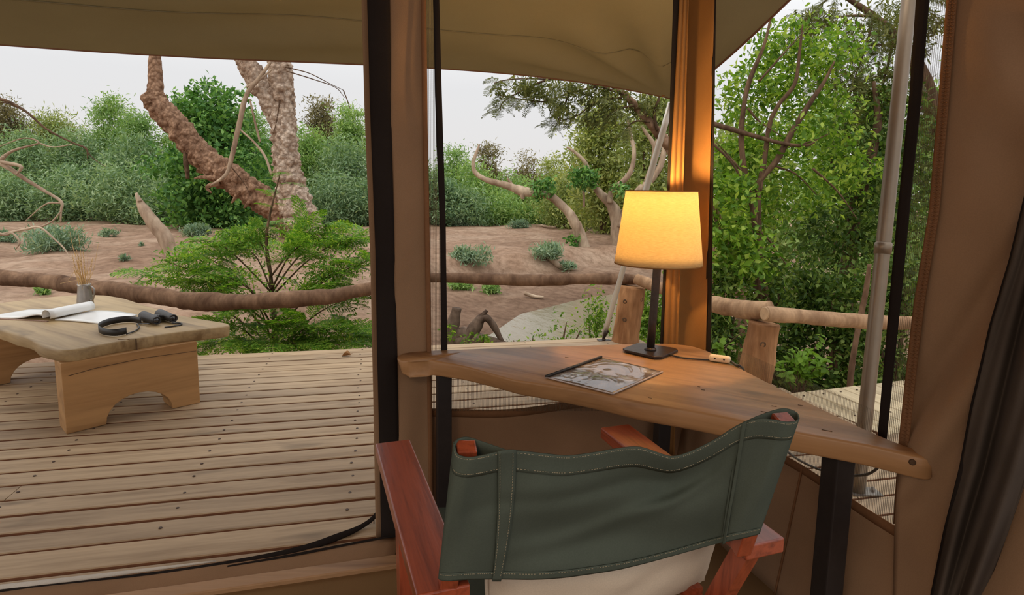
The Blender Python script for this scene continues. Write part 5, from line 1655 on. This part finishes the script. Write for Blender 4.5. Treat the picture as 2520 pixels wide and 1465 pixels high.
# ---- leafy trees beside the side window
tA = empty('leafy_tree', base_of(1880, 6.6)); tag(tA, 'bright leafy multi-stemmed tree right of the lit corner canvas', 'tree')
for pts, w in (([(1905, 1150), (1890, 800), (1878, 700), (1854, 516), (1834, 430), (1824, 344), (1830, 267), (1844, 200), (1880, 112), (1900, 30)], [24, 22, 20, 16, 14, 13, 11, 11, 8, 4]),
               ([(1885, 1150), (1868, 760), (1866, 560), (1868, 454), (1911, 396), (1944, 334), (1987, 263), (2026, 205), (2054, 150)], [22, 20, 16, 14, 15, 14, 12, 9, 4]),
               ([(1868, 470), (1884, 375), (1894, 306), (1916, 258), (1956, 205), (1968, 124), (1975, 60)], [13, 12, 11, 10, 9, 7, 3])):
    limb(tA, pts, w, 6.25, M['bark_twig'], 10, 60, 0.10, 5, 'stem')
for pts in ([(1840, 266), (1870, 300), (1925, 336)], [(1868, 200), (1930, 130), (1985, 70)], [(1911, 410), (1960, 430), (2010, 480)], [(1824, 420), (1790, 380), (1762, 350)], [(1860, 560), (1900, 600), (1940, 660)], [(1944, 360), (1990, 350), (2040, 330)], [(2000, 415), (2060, 470), (2110, 540)]):
    limb(tA, pts, [6, 4, 2], 6.2, M['bark_twig'], 6, 20, 0.1, 5, 'branch')
foliage('foliage', M['lf_bright'], tA, blobs_px([(1850, 240, 6.9, .38, .5, .34), (1960, 190, 6.9, .42, .5, .36), (1890, 360, 6.6, .45, .6, .36), (1800, 420, 6.9, .3, .5, .4), (2020, 300, 7.0, .45, .6, .4), (1950, 470, 6.8, .5, .6, .34), (1830, 560, 6.7, .40, .5, .36), (2060, 430, 7.2, .4, .6, .36), (1930, 110, 7.0, .4, .5, .3), (2050, 130, 7.0, .4, .5, .3)]),
        8800, 0.078, 0.036, 0.085, 14, 0.25, 0.35)
tB = empty('leafy_tree', base_of(1800, 6.2)); tag(tB, 'leaning tree with a bare horizontal branch close against the corner canvas', 'tree')
limb(tB, [(1830, 1100), (1822, 720), (1806, 650), (1782, 587), (1752, 490), (1735, 420)], [30, 26, 22, 20, 15, 10], 6.2, M['bark_brown'], 10, 44, 0.1, 4, 'stem')
limb(tB, [(1700, 290), (1758, 306), (1839, 330), (1925, 353), (1985, 358), (2010, 345)], [14, 13, 11, 9, 7, 3], 6.2, M['bark_twig'], 9, 34, 0.12, 5, 'branch')
limb(tB, [(1735, 420), (1700, 330), (1700, 290)], [12, 12, 12], 6.2, M['bark_twig'], 9, 12, 0.12, 5, 'branch')
limb(tB, [(1752, 350), (1800, 400), (1830, 450)], [7, 6, 4], 6.1, M['bark_twig'], 7, 14, 0.12, 5, 'branch')
foliage('foliage', M['lf_bright'], tB, blobs_px([(1790, 470, 6.1, .25, .3, .2), (1790, 560, 6.0, .25, .3, .25), (1800, 650, 5.9, .25, .3, .3), (1850, 620, 6.0, .3, .3, .3)]), 1500, 0.085, 0.045, 0.07, 12, 0.25, 0.3)
tC = empty('leafy_tree', base_of(2110, 7.8)); tag(tC, 'shaded leafy tree with a dark trunk behind the aluminium pole', 'tree')
limb(tC, [(2070, 1150), (2078, 760), (2090, 640), (2105, 520), (2140, 400), (2160, 300), (2150, 200)], [46, 42, 36, 30, 24, 18, 8], 7.8, M['bark_twig'], 10, 44, 0.1, 4, 'stem')
limb(tC, [(2110, 520), (2060, 440), (2040, 360)], [18, 13, 6], 7.8, M['bark_twig'], 8, 20, 0.1, 4, 'branch')
foliage('foliage', M['lf_shade'], tC, blobs_px([(2110, 420, 7.8, .6, .6, .5), (2180, 300, 8.0, .5, .6, .5), (2060, 560, 7.6, .6, .6, .45), (2170, 560, 7.8, .55, .6, .5), (2240, 450, 8.2, .5, .6, .6), (2080, 680, 7.4, .6, .5, .4)]), 7200, 0.085, 0.042, 0.09, 14, 0.25, 0.3)
# fill behind
bush('leafy_tree', 'mid green tree in the distance behind the bare horizontal branch', 'tree', 1830, 260, 420, 15, M['lf_olive'], 0.17, 0.085, cover=3.0, nb=14, clump=0.26, low=0.12)
bush('leafy_tree', 'mid green tree in the distance behind the aluminium pole', 'tree', 2090, 170, 460, 13, M['lf_mid'], 0.16, 0.08, cover=2.6, nb=16, clump=0.26, low=0.1)
bush('leafy_tree', 'shaded tree in the distance behind the tan flap edge', 'tree', 2330, 190, 420, 12, M['lf_mid'], 0.15, 0.08, cover=2.6, nb=14, clump=0.25, low=0.1)
# undergrowth behind the side rail
for px, yt, w, d, mt, lb in ((1790, 640, 190, 5.9, 'lf_shade', 'leafy undergrowth bush behind the rail next to the corner canvas'), (1900, 600, 230, 6.4, 'lf_shade', 'leafy undergrowth bush behind the sawn log end'),
        (2010, 640, 230, 6.6, 'lf_shade', 'dark undergrowth bush behind the middle of the side rail'), (2110, 660, 240, 6.2, 'lf_shade', 'dark undergrowth bush behind the foot of the aluminium pole'),
        (2230, 620, 220, 6.4, 'lf_shade', 'dark undergrowth bush behind the net beside the tan flap')):
    bush('undergrowth_bush', lb, 'bush', px, yt, w, d, M[mt], 0.07, 0.036, cover=3.4, nb=12, clump=0.08, group='undergrowth behind the side rail', per=16)
# round-leaved shrub with leaves one can pick out
lm = bpy.data.meshes.new('leaf')
_v = [(0, 0, 0), (0.25, 0.26, 0.03), (0.6, 0.30, 0.02), (1, 0, -0.05), (0.6, -0.30, 0.02), (0.25, -0.26, 0.03), (0.5, 0, -0.03)]
lm.from_pydata(_v, [], [(0, 1, 6), (1, 2, 6), (2, 3, 6), (3, 4, 6), (4, 5, 6), (5, 0, 6)])
lm.materials.append(M['lf_bright'])
rs = empty('round_leaved_shrub', base_of(1960, 5.0)); tag(rs, 'low round-leaved shrub below the side rail, right of the knotted post', 'shrub')
for k in range(16):
    x, y = rnd.uniform(1905, 2040), rnd.uniform(810, 945)
    e = at_d(x, y, rnd.uniform(4.85, 5.2)); b = at_d(1965 + rnd.uniform(-15, 15), 985, 5.05)
    mid = b.lerp(e, 0.55) + Z * 0.05
    obj('stem', *tube([b, mid, e], [0.004, 0.003, 0.0015], 5, 10), M['bark_twig'], rs)
    P = spline([tuple(b), tuple(mid), tuple(e)], 20)
    for j in range(14):
        i = rnd.randint(7, 18)
        put_frond(rs, lm, Vector(P[i + 1]), Vector((rnd.gauss(0, 1), rnd.gauss(-0.4, .7), rnd.gauss(-.1, .4))), Vector((rnd.gauss(0, .4), rnd.gauss(-.5, .4), 1)), rnd.uniform(0.05, 0.085), 'leaf')
obj('stem', *tube([Vector(ORG[rs.name]), at_d(1965, 1010, 5.05), at_d(1968, 960, 5.05)], [0.02, 0.012, 0.006], 6, 10), M['bark_twig'], rs)
# sprig by the corner with a few separate leaves
sg = empty('leafy_sprig', at_d(1760, 1000, 4.9)); tag(sg, 'thin sprig with a few yellow-green leaves beside the corner canvas foot', 'shrub')
ORG[sg.name] = tuple(at_d(1760, 1000, 4.9))
for pts in ([(1760, 1000), (1765, 900), (1790, 850), (1830, 815), (1845, 800)], [(1765, 900), (1775, 860), (1770, 840)]):
    limb(sg, pts, [4, 3, 1.5], 4.9, M['bark_twig'], 5, 16, name='stem')
    P = spline([tuple(p) for p in pxpath(pts, 4.9)], 20)
    for j in range(9):
        put_frond(sg, lm, Vector(P[rnd.randint(7, 19)]), Vector((rnd.gauss(0, 1), rnd.gauss(-.5, .6), rnd.gauss(0.1, .5))), Vector((0, -.6, 1)), rnd.uniform(.06, .11), 'leaf')
# thin stick standing behind the rail
stk = obj('stick', *tube([at_d(2088, 1150, 4.9), at_d(2092, 945, 4.9), at_d(2110, 820, 4.9), at_d(2130, 720, 4.9), at_d(2140, 650, 4.9)], [0.028, 0.026, 0.024, 0.023, 0.016], 10, 30, 0.12, 6), M['rail'])
tag(stk, 'reddish thin upright stick standing behind the side rail by the aluminium pole', 'stick')
# green shrubs on the near bank, in front of the water
for px, yt, w, d, lb, n in ((1605, 700, 150, 7.4, 'bright green bush directly behind the leaning corner post', 0), (1480, 700, 110, 9.6, 'bright green bush at the water left of the slanting pole', 1), (1400, 765, 190, 8.6, 'spray of green leaves in front of the river water', 2), (1690, 690, 160, 7.8, 'green bush on the bank, mostly behind the lit corner canvas', 3), (1290, 815, 150, 8.2, 'low sprays of pale leaves at the deck edge right of the uprooted stump', 4)):
    bush('bank_bush', lb, 'bush', px, yt, w, d, M['lf_bright'], 0.075, 0.032, cover=(3.0, 1.0, 0.45, 3.0, 0.4)[n], nb=9, clump=0.09, group='bushes on the near bank', per=12, low=0.15)
